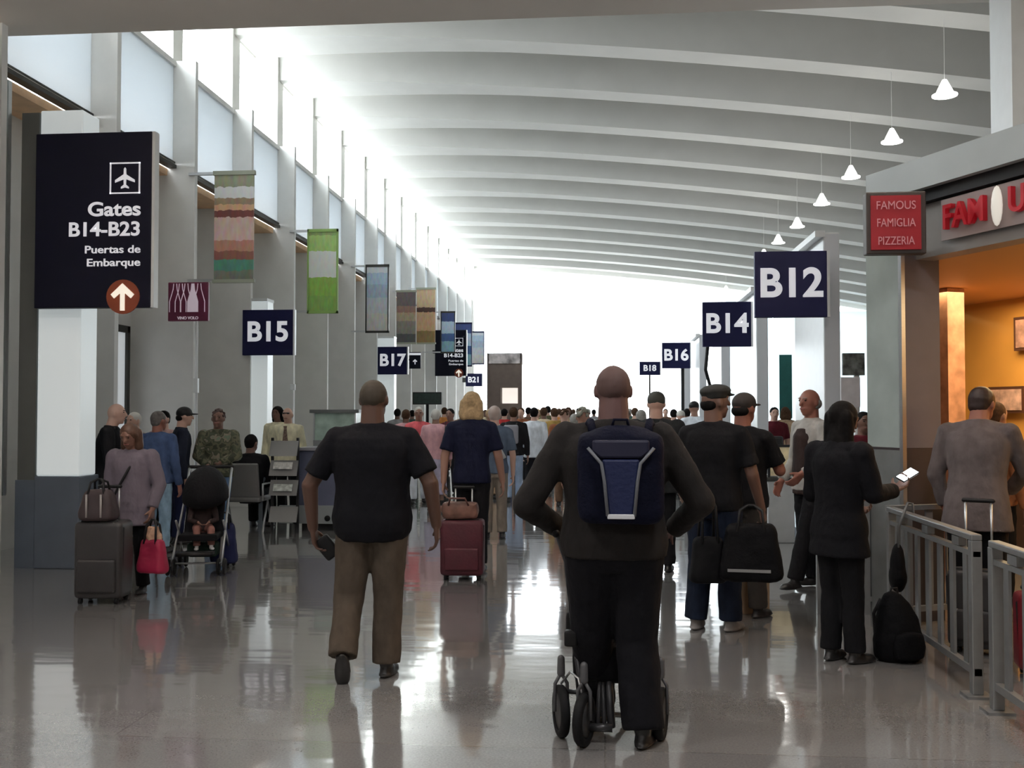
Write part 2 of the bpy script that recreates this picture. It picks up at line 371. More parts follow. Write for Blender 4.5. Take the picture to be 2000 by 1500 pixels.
def gate_sign(x0, x1, z0, z1, y, s_, label, bar=True, arm=None):
    t = empty('gate_number_sign', ((x0 + x1) / 2, y, (z0 + z1) / 2), 0, label, 'sign'); W = x1 - x0; H = z1 - z0
    m = MB(); m.box(-W / 2, W / 2, -.04, .04, -H / 2, H / 2); bevel(m.build('panel', NAVY, t), .006)
    if bar: m = MB(); m.box(W / 2, W / 2 + .03, -.04, .04, -H / 2, H / 2); m.build('edge_strip', WHITE, t)
    text('lettering', s_, H * .60, SIGNW, t, (0, -.044, -.0 * H), bold=.03, sx=1.02)
    if arm: m = MB(); m.box(*arm); m.build('bracket' if arm[4] > -1 else 'post', DARKM, t)
    return t
gate_sign(-6.11, -5.23, 2.57, 3.34, 16.9, 'B15', 'navy square sign with white B15 on the left white pylon', arm=(-.2, -.1, .04, .10, -.2, .2))
gate_sign(-6.04, -5.24, 2.63, 3.37, 27, 'B17', 'navy square sign with white B17, smaller, farther along the left wall', arm=(-.3, -.2, .04, .10, -.2, .2))
gate_sign(1.66, 2.44, 2.64, 3.37, 11.5, 'B12', 'largest navy square sign, white B12, mounted on the right pier', arm=(.28, .43, .04, .27, -.2, .2))
gate_sign(1.6, 2.38, 2.67, 3.40, 16.9, 'B14', 'navy square sign with white B14, just left of the B12 sign')
gate_sign(1.56, 2.31, 2.8, 3.50, 27.9, 'B16', 'small navy square sign with white B16 on a dark pole')
gate_sign(1.30, 2.05, 3.0, 3.5, 38, 'B18', 'tiny far-off navy sign with white B18 left of the B16 sign', arm=(-.03, .03, .041, .10, -3.25, .2))
gate_sign(-5.9, -5.2, 2.75, 3.3, 43.5, 'B21', 'tiny navy B21 sign beside the brown tower kiosk', arm=(-.50, -.30, .0, .19, -.1, .1))

x0, z1 = at(800, 688, 29.0); x1, z0 = at(822, 720, 29.0); wd = x1 - x0; hh = z1 - z0
t = empty('small_arrow_sign', ((x0 + x1) / 2, 29.0, z0), 0, 'tiny dark sign with a white arrow just right of the B17 sign', 'sign')
m = MB(); m.box(-wd / 2, wd / 2, -.03, .03, 0, hh); m.build('panel', NAVYD, t)
m = MB(); m.box(-wd / 2, wd / 2, -.035, -.03, hh * .82, hh * .95); m.build('pale_strip', SIGNW, t)
m = MB(); arrow(m, 0, hh * .42, hh * .16, -.04, -.03); m.build('arrow_symbol', SIGNW, t)
m = MB(); m.box(-6.05 - (x0 + x1) / 2, -wd / 2, -.02, .105, hh * .5, hh * .6); m.build('bracket', DARKM, t)
def pylon(x0, x1, y, h, label):
    t = empty('white_pylon', ((x0 + x1) / 2, y, 0), 0, label, 'pylon'); a = (x1 - x0) / 2
    m = MB(); m.box(-a, a, 0, .3, .9, h - .05); bevel(m.build('panel', GLOWP, t), .01)
    m = MB(); m.box(-a - .06, a, -.03, .33, h - .05, h); m.build('cap', WHITE, t)
    m = MB(); m.box(-a - .01, a + .01, -.02, .32, 0, .9); m.build('base', BASEG, t)
    m = MB(); m.box(-a - .07, -a - .01, .1, .25, 0, h - .06); m.build('side_post', ALU, t)
pylon(*[at(470, 600, 17)[0], at(523, 600, 17)[0]], 17, 3.55, 'white pylon with a small cap behind the B15 sign')
pylon(at(737, 680, 27.1)[0], at(770, 680, 27.1)[0], 27.1, 3.66, 'white pylon behind the B17 sign')

# banners hung from the pilasters
def banner_mat(name, bands):
    m = bpy.data.materials.new(name); nt, b = nodes(m); N = nt.nodes; L = nt.links
    tc = N.new('ShaderNodeTexCoord'); sp = N.new('ShaderNodeSeparateXYZ'); L.new(tc.outputs['Generated'], sp.inputs[0])
    r = N.new('ShaderNodeValToRGB'); r.color_ramp.interpolation = 'CONSTANT'; e = r.color_ramp.elements
    n = N.new('ShaderNodeTexNoise'); n.inputs['Scale'].default_value = 5; L.new(tc.outputs['Generated'], n.inputs['Vector'])
    ad = N.new('ShaderNodeMath'); ad.operation = 'MULTIPLY_ADD'; L.new(n.outputs[0], ad.inputs[0]); ad.inputs[1].default_value = .06; L.new(sp.outputs[2], ad.inputs[2])
    L.new(ad.outputs[0], r.inputs[0])
    e[0].position = 0; e[0].color = (*bands[0][1], 1); e[1].position = bands[1][0]; e[1].color = (*bands[1][1], 1)
    for p_, c in bands[2:]: k = e.new(p_); k.color = (*c, 1)
    n2 = N.new('ShaderNodeTexNoise'); n2.inputs['Scale'].default_value = 9; L.new(tc.outputs['Generated'], n2.inputs['Vector'])
    mx = N.new('ShaderNodeMix'); mx.data_type = 'RGBA'; mx.blend_type = 'OVERLAY'; mx.inputs[0].default_value = .45
    L.new(r.outputs[0], mx.inputs[6]); L.new(n2.outputs[1], mx.inputs[7]); L.new(mx.outputs[2], b.inputs['Base Color']); b.inputs['Roughness'].default_value = .6
    return m
B1 = banner_mat('banner_food_pink', [(0, (.22, .24, .19)), (.12, (.10, .30, .22)), (.22, (.30, .12, .09)), (.30, (.55, .27, .2)), (.40, (.72, .52, .46)), (.62, (.20, .06, .05)), (.68, (.70, .42, .25)), (.74, (.35, .25, .16)), (.80, (.8, .8, .8)), (.9, (.34, .36, .24))])
B2 = banner_mat('banner_green', [(0, (.27, .47, .11)), (.22, (.30, .52, .10)), (.45, (.80, .82, .78)), (.78, (.42, .62, .20)), (.97, (.30, .42, .15))])
B3 = banner_mat('banner_blue', [(0, (.62, .60, .58)), (.30, (.55, .58, .63)), (.55, (.40, .50, .62)), (.75, (.45, .58, .72)), (.92, (.70, .75, .8))])
B4 = banner_mat('banner_brown', [(0, (.10, .10, .10)), (.2, (.25, .23, .2)), (.45, (.42, .33, .22)), (.62, (.28, .17, .13)), (.75, (.16, .13, .13))])
B5 = banner_mat('banner_orange', [(0, (.30, .20, .08)), (.25, (.60, .38, .22)), (.6, (.08, .04, .03)), (.68, (.65, .48, .30))])
B6 = banner_mat('banner_pale_blue', [(0, (.25, .45, .55)), (.3, (.05, .12, .3)), (.5, (.5, .65, .8)), (.8, (.04, .07, .22))])
GREYB = mat('banner_frame_olive', (.36, .38, .30), .6)
for (xa, xb, ya, yb, Y, mt, fm, label) in [
    (420, 495, 335, 552, 14.49, B1, GREYB, 'tall pink and cream food advertising banner nearest on the left wall'),
    (603, 658, 448, 612, 19.35, B2, mat('banner_frame_green', (.28, .45, .12), .6), 'lime green advertising banner with a white block'),
    (716, 758, 517, 650, 24.21, B3, DARKM, 'dark framed pale blue advertising banner above the B17 sign'),
    (775, 812, 567, 672, 29.07, B4, GREYB, 'brown food banner right of the pale blue one'),
    (814, 850, 562, 672, 31.50, B5, GREYB, 'orange-brown food banner, rightmost of the two brown banners'),
    (862, 888, 608, 690, 33.93, B6, DARKM, 'small blue banner rising behind the far Gates sign'),
    (889, 921, 630, 716, 38.79, B6, NAVY, 'pale blue photo banner right of the far Gates sign'),
    (922, 945, 647, 712, 41.22, B3, NAVY, 'farthest tiny pale banner at the edge of the end window')]:
    x0, z1 = at(xa, ya, Y); x1, z0 = at(xb, yb, Y); wd, hh = x1 - x0, z1 - z0
    t = empty('advertising_banner', ((x0 + x1) / 2, Y, z0), 0, label, 'banner')
    m = MB(); m.box(-wd / 2, wd / 2, -.015, .015, .04, hh - .04); m.build('printed_panel', mt, t)
    m = MB(); m.box(-wd / 2 - .02, wd / 2 + .02, -.03, .03, hh - .06, hh)
    if fm is GREYB: m.build('top_rail', fm, t); m = MB()
    m.box(-wd / 2 - .02, wd / 2 + .02, -.03, .03, 0, .05)
    if fm is not GREYB: m.box(-wd / 2 - .02, -wd / 2 + .01, -.03, .03, 0, hh); m.box(wd / 2 - .01, wd / 2 + .02, -.03, .03, 0, hh)
    m.build('frame' if fm is not GREYB else 'bottom_rail', fm, t)
    for za in (hh - .05, .02): m = MB(); m.box(-6.08 - (x0 + x1) / 2, -wd / 2, -.015, .032, za, za + .04); m.build('bracket', ALU, t)

# maroon wine-bottle sign
x0, z1 = at(330, 552, 13.8); x1, z0 = at(408, 627, 13.8); wd, hh = x1 - x0, z1 - z0
t = empty('bottle_sign', ((x0 + x1) / 2, 13.8, z0), 0, 'maroon square sign with white bottle outlines beside the B15 sign', 'sign')
m = MB(); m.box(-wd / 2, wd / 2, -.03, .03, 0, hh); bevel(m.build('panel', mat('sign_maroon', (.13, .012, .045), .4), t), .01)
PINKW = mat('sign_pinkish_white', (.85, .72, .82), .5, emit=(.9, .75, .85), estr=.15)
m = MB()
def bottle(cx, s, solid):
    prof = [(.075, .12), (.075, .26), (.028, .42), (.02, .5)]
    if solid:
        P = [(cx - a * s, b * s) for a, b in prof] + [(cx + a * s, b * s) for a, b in prof[::-1]]; n = len(P)
        m.add([(a, -.038, b) for a, b in P] + [(a, -.03, b) for a, b in P], [tuple(range(n))[::-1], tuple(range(n, 2 * n))] + [(i, (i + 1) % n, n + (i + 1) % n, n + i) for i in range(n)])
    else:
        for sg in (-1, 1): m.tube([(cx + sg * a * s, -.034, b * s) for a, b in prof], .006, 5)
for i, cx in enumerate((-.16, -.09, -.02, .06, .14)): bottle(cx * wd / .5, hh / .52, i == 3)
m.build('bottle_symbol', PINKW, t)
text('lettering', 'VINO VOLO', .055, PINKW, t, (0, -.033, .04), bold=.03)
m = MB(); m.tube([(.12, 0, 0), (.12, 0, -z0 + .02)], .02, 8); m.tube([(.12, 0, 0), (.12, 0, -z0)], .012, 8); m.build('post', ALU, t)
m = MB(); m.tube([(.12, 0, -z0 + .03), (.12, 0, -z0)], [.14, .16], 18); m.build('foot', ALU, t)
m = MB(); m.box(.09, .15, -.04, .02, -1.0, -.8); m.build('control_box', WHITE, t)

# light box and door glazing in the first bays of the left wall
x0, z1 = at(300, 508, 12.9); x1, z0 = at(343, 553, 12.9)
m = MB(); m.box(-6.2, -5.93, 12.195, 12.7, z0, z1); tag(bevel(m.build('light_box', mat('light_box_pale_green', (.45, .6, .57), .4), None), .01), 'pale green light box beside the right edge of the Gates sign', 'light box')
dn = empty('door_1', (-6.95, 13.0, 0)); tag(dn, kind='structure')
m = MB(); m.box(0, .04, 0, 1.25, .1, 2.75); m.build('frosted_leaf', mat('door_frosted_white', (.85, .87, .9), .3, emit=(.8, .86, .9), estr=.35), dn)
m = MB(); m.box(-.02, .08, -.08, 0, 0, 2.85); m.box(-.02, .08, 1.25, 1.33, 0, 2.85); m.box(-.02, .08, -.08, 1.33, 2.75, 2.85); m.build('frame', DARKM, dn)
for (x, y, Y, lab) in [(581, 757, 19.6, 'small white wall thermostat on the grey pilaster right of the B15 sign'), (459, 545, 15.1, 'tiny white fitting under the pink food banner')]:
    X, Z = at(x, y, Y); m = MB(); m.box(-.05, .05, -.03, .02, -.06, .06); tag(bevel(m.build('wall_fitting', WHITE, None, loc=(max(X, -6.3), Y - (.3 if Y > 19 else .1), Z)), .01), lab, 'fitting')

# ================================================================ RIGHT SIDE PIERS
FING = mat('pier_side_pale_grey', (.66, .69, .69), .5, var=.02)
for k, (Y, x0, hh) in enumerate([(11.75, 2.46, 3.62), (16.7, 2.44, 3.6), (21.5, 2.42, 3.6), (26.4, 2.42, 3.6), (31.3, 2.42, 3.6)]):
    t = empty('free_standing_pier', (x0, Y, 0), 0, ['tall pale pier with a projecting cap behind the B12 sign', 'pale pier behind the B14 sign, second in the row', 'third pale pier in the row, above the flat cap of the man in black', 'fourth small pale pier in the right row', 'farthest small pale pier in the right row'][k], 'pier')
    m = MB(); m.box(0, .18, 0, 1.75, .12, hh); bevel(m.build('slab', WHITE, t), .01)
    m = MB(); m.box(-.09, .02, -.02, 1.8, hh - .05, hh + .02); m.build('cap', WHITE, t)
    m = MB(); m.box(.01, .17, -.004, .02, .9, hh - .02); m.build('front_strip', mat('pier_front_blue_grey', (.74, .77, .81), .5), t)
    m = MB(); m.box(-.02, .20, -.02, 1.77, 0, .12); m.build('plinth', BASEG, t)
m = MB(); m.tube([(2.12, 27.99, 0), (2.12, 27.99, 2.9)], .045, 10); tag(m.build('sign_pole', BLACKP, None), 'dark upright pole carrying the B16 sign', 'pole')
m = MB(); m.tube([(1.66, 17, 1.2), (1.74, 17, 2.0), (1.66, 17, 2.3), (1.70, 17, 2.72)], .028, 8); m.tube([(1.66, 17, 0), (1.66, 17, 1.25)], .03, 8)
tag(m.build('sign_pole', BLACKP, None), 'thin dark bent pole under the B14 sign', 'pole')
for k, (Y, e) in enumerate(((12.6, 15), (17.6, 18), (22.4, 20), (27.3, 20))):  # uplights added to brighten the undersides of the ribs
    t = empty('added_pier_uplight', (2.6, Y, 3.64), 0, 'slim uplight added on top of a right-hand pier to brighten the ribs', 'light', 'added uplights on the pale piers')
    m = MB(); m.box(-.05, .05, -.4, .4, 0, .05); m.build('housing', ALU, t)
    lamp('added_pier_lamp', (2.6, Y, 3.70), (math.pi, 0, 0), .08, .75, e, (1, .97, .92))
# teal banner
x0, z1 = at(1523, 693, 24); x1, z0 = at(1546, 800, 24)
t = empty('teal_banner', ((x0 + x1) / 2, 24, 0), 0, 'narrow dark teal banner below the B12 sign', 'banner')
m = MB(); m.box(-.14, .14, -.02, .02, z0 - .2, z1); m.build('cloth_panel', mat('teal_fabric', (.02, .15, .14), .7, var=.1), t)
m = MB(); m.tube([(0, .04, 0), (0, .04, z1)], .015, 6); m.build('pole', ALU, t); m = MB(); m.box(-.2, .2, -.15, .2, 0, .03); m.build('foot', BLACKP, t)
# podium
px0 = at(1500, 950, 12.8)[0]; px1 = at(1552, 950, 12.8)[0]
t = empty('gate_podium', ((px0 + px1) / 2, 12.8, 0), 0, 'grey gate podium with a cream display board in front of the B12 pier', 'podium'); a = (px1 - px0) / 2
m = MB(); m.box(-a, a, 0, .5, 0, .76); bevel(m.build('cabinet', mat('podium_grey', (.42, .43, .43), .4, var=.05), t), .01)
m = MB(); m.box(-a - .02, a + .02, -.03, .52, .76, .8); m.build('worktop', DARKM, t)
m = MB(); m.box(-a + .03, a - .02, .0, .02, .82, 1.17); m.build('display_board', mat('podium_cream', (.75, .62, .38), .5, var=.25, scale=8), t)
m = MB(); m.box(-a, -a + .025, -.01, .03, .8, 1.2); m.box(-a, a, -.01, .03, 1.17, 1.2); m.box(a - .02, a, -.01, .03, .8, 1.2); m.build('board_frame', BLACKP, t)
m = MB(); m.rbox(-.14, .05, .1, .25, .82, 1.3, .03); m.build('monitor', BLACKP, t)
# notice stand at the storefront corner
X0, zt = at(1641, 690, 11.2); X1, zb = at(1692, 733, 11.2)
t = empty('notice_stand', ((X0 + X1) / 2, 11.2, 0), 0, 'slim notice stand with grey picture over a white paper notice', 'stand'); a = (X1 - X0) / 2
m = MB(); m.box(-a + .02, a - .02, -.02, .02, zb, zt); m.build('picture', mat('picture_grey_swirl', (.13, .15, .15), .4, var=.8, scale=14), t)
zp0 = at(1650, 795, 11.2)[1]; m = MB(); m.box(-a + .0, a - .07, -.02, .01, zp0, zb - .02); m.build('paper_notice', mat('paper_white', (.8, .8, .84), .6, var=.08, scale=12), t)
m = MB(); m.tube([(.04, .03, .03), (.04, .03, zt)], .03, 10); m.tube([(.04, .03, .03), (.04, .03, 0)], [.16, .18], 16); m.build('pole', WHITE, t)

# ================================================================ STOREFRONT (set at an angle)
A = Vector((2.10, 8.40)); D = Vector((.41, -.912)).normalized(); Nn = Vector((.912, .41)).normalized()
def SP(t, u): p = A + D * t + Nn * u; return (p.x, p.y)
ang = math.atan2(D.y, D.x)
CAN = mat('canopy_blue_grey_metal', (.42, .47, .48), .4, var=.05, scale=2)
BULK = mat('bulkhead_grey', (.24, .225, .215), .5, var=.05)
st = empty('storefront_canopy', (0, 0, 0), 0, 'pale grey-blue canopy edge over the angled pizza storefront', 'canopy')
m = MB(); m.prism([SP(0, 0), SP(5.5, 0), SP(5.5, 3.2), SP(-2.6, 3.2)], 3.26, 3.49); m.build('fascia', CAN, st)
m = MB(); m.prism([SP(.02, .06), SP(5.5, .06), SP(5.5, 3.1), SP(-2.5, 3.1)], 3.17, 3.26); m.build('gap_shade_strip', BLACKP, st)  # solid black strip stands in for shade below the canopy
m = MB(); m.prism([SP(.05, .12), SP(5.5, .12), SP(5.5, .3), SP(.05, .3)], 2.76, 3.165); struct('wall_store_bulkhead', m, BULK)
ORW = mat('store_wall_gold_paint', (.78, .42, .10), .6, var=.06, scale=2)
m = MB(); m.prism([SP(.05, .3), SP(5.5, .3), SP(5.5, 3.1), SP(-2.5, 3.1)], 2.78, 2.86); struct('ceiling_store', m, mat('store_ceiling_orange', (.62, .32, .12), .6))
m = MB(); m.prism([SP(-2.6, 3.1), SP(5.5, 3.1), SP(5.5, 3.25), SP(-2.7, 3.25)], 1.0, 2.8); struct('wall_store_rear', m, ORW)
m = MB(); m.prism([SP(-2.6, 3.08), SP(5.5, 3.08), SP(5.5, 3.25), SP(-2.7, 3.25)], 0, 1.0); m.prism([SP(5.5, 0), SP(5.65, 0), SP(5.65, 3.2), SP(5.5, 3.2)], 0, 2.8)
m.prism([SP(.0, .36), SP(-2.70, 3.10), SP(-2.76, 3.02), SP(-.08, .33)][::-1], 0, 2.8); struct('wall_store_dado', m, mat('store_dado_brown', (.07, .045, .04), .5))
t = empty('storefront_pillar', (0, 0, 0), 0, 'square mauve-grey pillar with dark lower panel at the corner of the pizza storefront', 'pillar')
m = MB(); m.prism([SP(0, 0), SP(.42, 0), SP(.42, .34), SP(0, .34)], 1.32, 2.85); m.build('shaft', mat('pillar_mauve_grey', (.175, .16, .18), .45, var=.04), t)
m = MB(); m.prism([SP(.005, -.012), SP(.41, -.012), SP(.41, .0), SP(.005, .0)], 1.32, 2.85); m.build('corridor_face_panel', mat('panel_pale_green_grey', (.40, .46, .44), .25, var=.12, scale=3), t)
m = MB(); m.prism([SP(-.01, -.02), SP(.43, -.02), SP(.43, .35), SP(-.01, .35)], 0, 1.32); m.build('lower_panel', mat('pillar_lower_dark', (.05, .04, .042), .4, var=.1), t)
m = MB(); m.prism([SP(-.012, -.03), SP(.40, -.03), SP(.40, -.02), SP(-.012, -.02)], 0, 1.30); m.build('lower_face_panel', mat('pillar_lower_grey', (.18, .19, .19), .4, var=.1), t)
m = MB(); m.prism([SP(.405, -.035), SP(.44, -.035), SP(.44, -.0), SP(.405, -.0)], 0, 2.85); m.build('corner_trim', ALU, t)
# tiled pier inside
m = MB(); m.prism([SP(-1.22, 1.72), SP(-1.02, 1.72), SP(-1.02, 1.92), SP(-1.22, 1.92)], 0, 2.775)
tag(m.build('tiled_pier', mat('tile_terracotta', (.50, .27, .18), .35, var=.35, scale=7), None), 'narrow terracotta tiled pier inside the pizza shop', 'pier')
lamp('store_lamp', (*SP(-.3, 2.2), 2.74), (0, 0, ang), 2.4, 1.2, 85, (1, .72, .38))
lamp('store_lamp', (*SP(3.2, 2.0), 2.74), (0, 0, ang), 2.4, 1.2, 60, (1, .72, .38))
for i, tt in enumerate((.6, 2.2)):
    m = MB(); c = SP(tt, 2.0); m.tube([(c[0], c[1], 2.75), (c[0], c[1], 2.78)], .13, 20)
    tag(m.build('store_downlight', mat('store_light_glow', (1, .9, .7), .4, emit=(1, .8, .5), estr=6), None), 'round warm downlight in the pizza shop ceiling', 'light', 'pizza shop downlights')
# square red sign
x0, z1 = at(1688, 378, 7.72); x1, z0 = at(1806, 497, 7.72); wd = x1 - x0; hh = z1 - z0
t = empty('pizzeria_sign', ((x0 + x1) / 2, 7.72, z0), 0, 'red square pizzeria sign in a dark frame hanging at the canopy corner', 'sign')
m = MB(); m.box(-wd / 2, wd / 2, -.05, .05, 0, hh); bevel(m.build('frame', mat('sign_frame_dark', (.045, .035, .03), .5), t), .008)
m = MB(); m.box(-wd / 2 + .03, wd / 2 - .04, -.06, -.05, .03, hh - .03); m.build('panel', mat('sign_red', (.24, .008, .014), .5, emit=(.5, .01, .02), estr=.10), t)
SLET = mat('sign_pink_lettering', (.60, .28, .30), .5, emit=(.8, .3, .35), estr=.08)
for s_, zz in (('FAMOUS', .77), ('FAMIGLIA', .49), ('PIZZERIA', .20)):
    text('lettering', s_, hh * .19, SLET, t, (-.005, -.064, hh * zz), bold=.0, sx=.74 if len(s_) > 6 else .84, ext=.002)
m = MB(); m.tube([(0, 0, hh - .02), (.12, .25, hh + .02)], .012, 8); m.build('bracket', BLACKP, t)
t = empty('sign_lamp', (*SP(.5, -.02), 2.83), ang, 'short white tube lamp below the red pizzeria sign', 'light')
m = MB(); m.tube([(-.12, 0, .01), (.12, 0, .01)], .016, 8); m.build('tube', mat('tube_white', (.9, .9, .85), .4, emit=(1, 1, .9), estr=.6), t)
m = MB(); m.box(-.14, .14, -.02, .05, .02, .05); m.build('housing', BLACKP, t)
# channel letters on the bulkhead
t = empty('channel_letters', (*SP(.82, .085), 3.0), ang, 'large red illuminated storefront letters on the grey bulkhead', 'sign')
CL = mat('channel_letter_red', (.32, .006, .015), .4, emit=(.55, .01, .02), estr=.15)
text('lettering', 'FAM', .25, CL, t, (-.03, -.03, 0), align='LEFT', bold=.012, ext=.02, sx=.86)
text('lettering', 'US', .25, CL, t, (.58, -.03, .01), align='LEFT', bold=.012, ext=.02, sx=.88)
m = MB(); m.ell((.485, -.04, .0), (.05, .018, .14)); m.build('white_letter_o', mat('letter_white', (.85, .82, .75), .5, emit=(1, .95, .85), estr=.3), t, True)
m = MB(); m.box(-.08, 1.2, -.005, .01, -.15, .15); m.build('backing_plate', mat('backing_taupe', (.30, .24, .23), .5), t)
# framed pictures on the rear wall
def picture(xa, xb, ya, yb, u, label, mt, fr):
    # intersect pixel centre with rear wall plane offset u
    x = (xa + xb) / 2; dd = _f + _r * ((x - 1000) / FPX) + _u * ((750 - (ya + yb) / 2) / FPX)
    P = Vector((A.x + Nn.x * u, A.y + Nn.y * u)); k = P.dot(Nn) / (dd.x * Nn.x + dd.y * Nn.y)
    c = Vector((dd.x * k, dd.y * k)); Yc = c.y; wdt = (xb - xa) / FPX * Yc * 1.6; htt = (yb - ya) / FPX * Yc
    zc = EYE + dd.z * k
    t = empty('framed_picture', (c.x, c.y, zc), ang, label, 'picture')
    m = MB(); m.box(-wdt / 2, wdt / 2, -.015, .015, -htt / 2, htt / 2); m.build('frame', fr, t)
    m = MB(); m.box(-wdt / 2 + .03, wdt / 2 - .03, -.022, -.015, -htt / 2 + .03, htt / 2 - .03); m.build('print', mt, t)
PF = mat('picture_frame_brown', (.10, .045, .03), .5)
picture(1990, 2040, 618, 682, 3.04, 'brown framed picture high on the gold shop wall at the right edge', mat('print_rose', (.5, .3, .25), .6, var=.5, scale=9), PF)
picture(1940, 1993, 756, 806, 3.04, 'brown framed picture beside the head of the man in the grey shirt', mat('print_pink', (.6, .42, .38), .5, var=.5, scale=9), PF)
picture(1836, 1871, 757, 806, 3.02, 'small framed notice on the shop wall just right of the pillar', mat('print_cream', (.6, .5, .42), .6, var=.3, scale=9), PF)
# counter in the shop
t = empty('shop_counter', (*SP(2.2, 2.6), 0), ang, 'dark brown serving counter at the back of the pizza shop', 'counter')
m = MB(); m.box(-2.6, 2.4, -.2, .4, 0, .95); m.build('body', mat('counter_brown', (.06, .035, .03), .4), t)
m = MB(); m.box(-2.65, 2.4, -.25, .42, .95, .99); m.build('worktop', mat('counter_top', (.12, .08, .06), .2), t)
# near column at upper right
m = MB(); m.box(at(1976, 100, 9.2)[0], at(1976, 100, 9.2)[0] + .6, 9.2, 9.7, 3.495, 5.495)
struct(tname(), m, WHITE)

# ================================================================ BARRIER
def barrier(y0, y1, label, n=7, x=2.07):
    t = empty('queue_barrier', (x, y0, 0), 0, label, 'barrier'); Ln = y1 - y0
    m = MB(); m.box(-.03, .03, 0, Ln, .87, .905); bevel(m.build('top_rail', STEEL, t), .006)
    m = MB(); m.box(-.02, .02, 0, Ln, .78, .81); m.build('under_rail', STEEL, t)
    m = MB(); m.box(-.02, .02, 0, Ln, .12, .16); m.build('bottom_rail', STEEL, t)
    for yy in (0, Ln - .05):
        m = MB(); m.box(-.03, .03, yy, yy + .06, 0.015, .87); pz = bevel(m.build('post', STEEL, t), .005)
        m = MB(); m.box(-.07, .07, yy - .04, yy + .10, 0, .015); m.build('foot_plate', STEEL, pz)
    for i in range(n):
        yy = .06 + (Ln - .12) * (i + .5) / n; m = MB(); m.box(-.008, .008, yy - .035, yy + .035, .16, .78); m.build('bar', STEEL, t)
    for i in range(3):
        yy = Ln * (i + .5) / 3; m = MB(); m.box(-.022, .022, yy - .06, yy + .06, .815, .865); m.build('rail_spacer', STEEL, t)
barrier(5.95, 7.68, 'grey steel queue barrier on which a small black bag hangs')
barrier(3.9, 5.70, 'grey steel queue barrier at the right edge, nearest the camera')
t = empty('queue_barrier', (2.07, 7.76, 0), R(-68), 'short grey barrier leading from the post back towards the pillar', 'barrier')
m = MB(); m.box(-.03, .03, 0, .75, .87, .905); m.build('top_rail', STEEL, t)
m = MB(); m.box(-.02, .02, 0, .75, .12, .16); m.build('bottom_rail', STEEL, t)
for yy in (.02, .7):
    m = MB(); m.box(-.025, .025, yy, yy + .05, 0, .87); m.build('post', STEEL, t)
for i in range(3): m = MB(); m.box(-.008, .008, .15 + .18 * i, .21 + .18 * i, .16, .87); m.build('bar', STEEL, t)
t = empty('queue_barrier', (1.78, 8.35, 0), R(0), 'short grey barrier beside the woman holding up a phone', 'barrier')
m = MB(); m.box(-.10, .32, -.03, .03, .87, .905); m.build('top_rail', STEEL, t)
for xx in (-.08, .28): m = MB(); m.box(xx - .025, xx + .025, -.025, .025, 0, .87); m.build('post', STEEL, t)
for i in range(3): m = MB(); m.box(-.0 + .09 * i, .05 + .09 * i, -.008, .008, .12, .87); m.build('bar', STEEL, t)
m = MB(); m.box(-.10, .32, -.02, .02, .1, .14); m.build('bottom_rail', STEEL, t)
# ================================================================ PEOPLE
def V(*a): return Vector(a)
def finish(o, vx, smooth=3, wr=0.0, wsz=.12, seed=0):
    r = o.modifiers.new('remesh', 'REMESH'); r.mode = 'VOXEL'; r.voxel_size = vx; r.use_smooth_shade = True
    if smooth: q = o.modifiers.new('smooth', 'SMOOTH'); q.factor = .5; q.iterations = smooth
    if wr:
        tx = bpy.data.textures.get('folds_%.2f' % wsz)
        if not tx: tx = bpy.data.textures.new('folds_%.2f' % wsz, 'CLOUDS'); tx.noise_scale = wsz; tx.noise_depth = 2
        d_ = o.modifiers.new('folds', 'DISPLACE'); d_.texture = tx; d_.strength = wr; d_.mid_level = .5; d_.texture_coords = 'OBJECT'
        e = FOLD[0]; d_.texture_coords_object = e
    return o
FOLD = [None]
def hand(mb, w_, d_, palm, thumb, h, curl, k=1.0):
    """w_ wrist, d_ finger direction, palm = palm normal, thumb = side the thumb is on"""
    d_ = d_.normalized(); s_ = (thumb - d_ * thumb.dot(d_)).normalized(); n_ = d_.cross(s_)
    if n_.dot(palm) < 0: n_ = -n_
    u = h / 1.75
    L0 = .088 * u
    for i, q in enumerate((.033, .012, -.010, -.031)):
        mb.cap(w_ + s_ * q * .45 * u, w_ + d_ * L0 + s_ * q * u, .017 * u * k, .0125 * u * k, 8)
        p = w_ + d_ * L0 * .97 + s_ * q * u; a = R(curl * .55)
        ln = (.041, .046, .042, .033)[i] * u; rr = .0092 * u * k
        for j in range(3):
            dr = d_ * math.cos(a) + n_ * math.sin(a) + s_ * q * 1.6
            p2 = p + dr.normalized() * ln * (1, .72, .55)[j]; mb.cap(p, p2, rr, rr * .9, 7); p = p2; a += R(curl); rr *= .9
    p = w_ + d_ * .022 * u + s_ * .022 * u; a = R(48)
    for j in range(2):
        dr = d_ * math.cos(a) + s_ * math.sin(a) + n_ * (.35 + j * .25)
        p2 = p + dr.normalized() * (.045, .034)[j] * u; mb.cap(p, p2, (.0135 - .002 * j) * u * k, .0105 * u * k, 7); p = p2; a -= R(22)
DEF = dict(hipL=(-.050, 0, .50), hipR=(.050, 0, .50), kneeL=(-.056, .012, .275), kneeR=(.056, .012, .275), ankL=(-.058, -.01, .045), ankR=(.058, -.01, .045),
           shL=(-.108, 0, .803), shR=(.108, 0, .803), elL=(-.140, -.012, .625), elR=(.140, -.012, .625), wrL=(-.145, .035, .475), wrR=(.145, .035, .475))
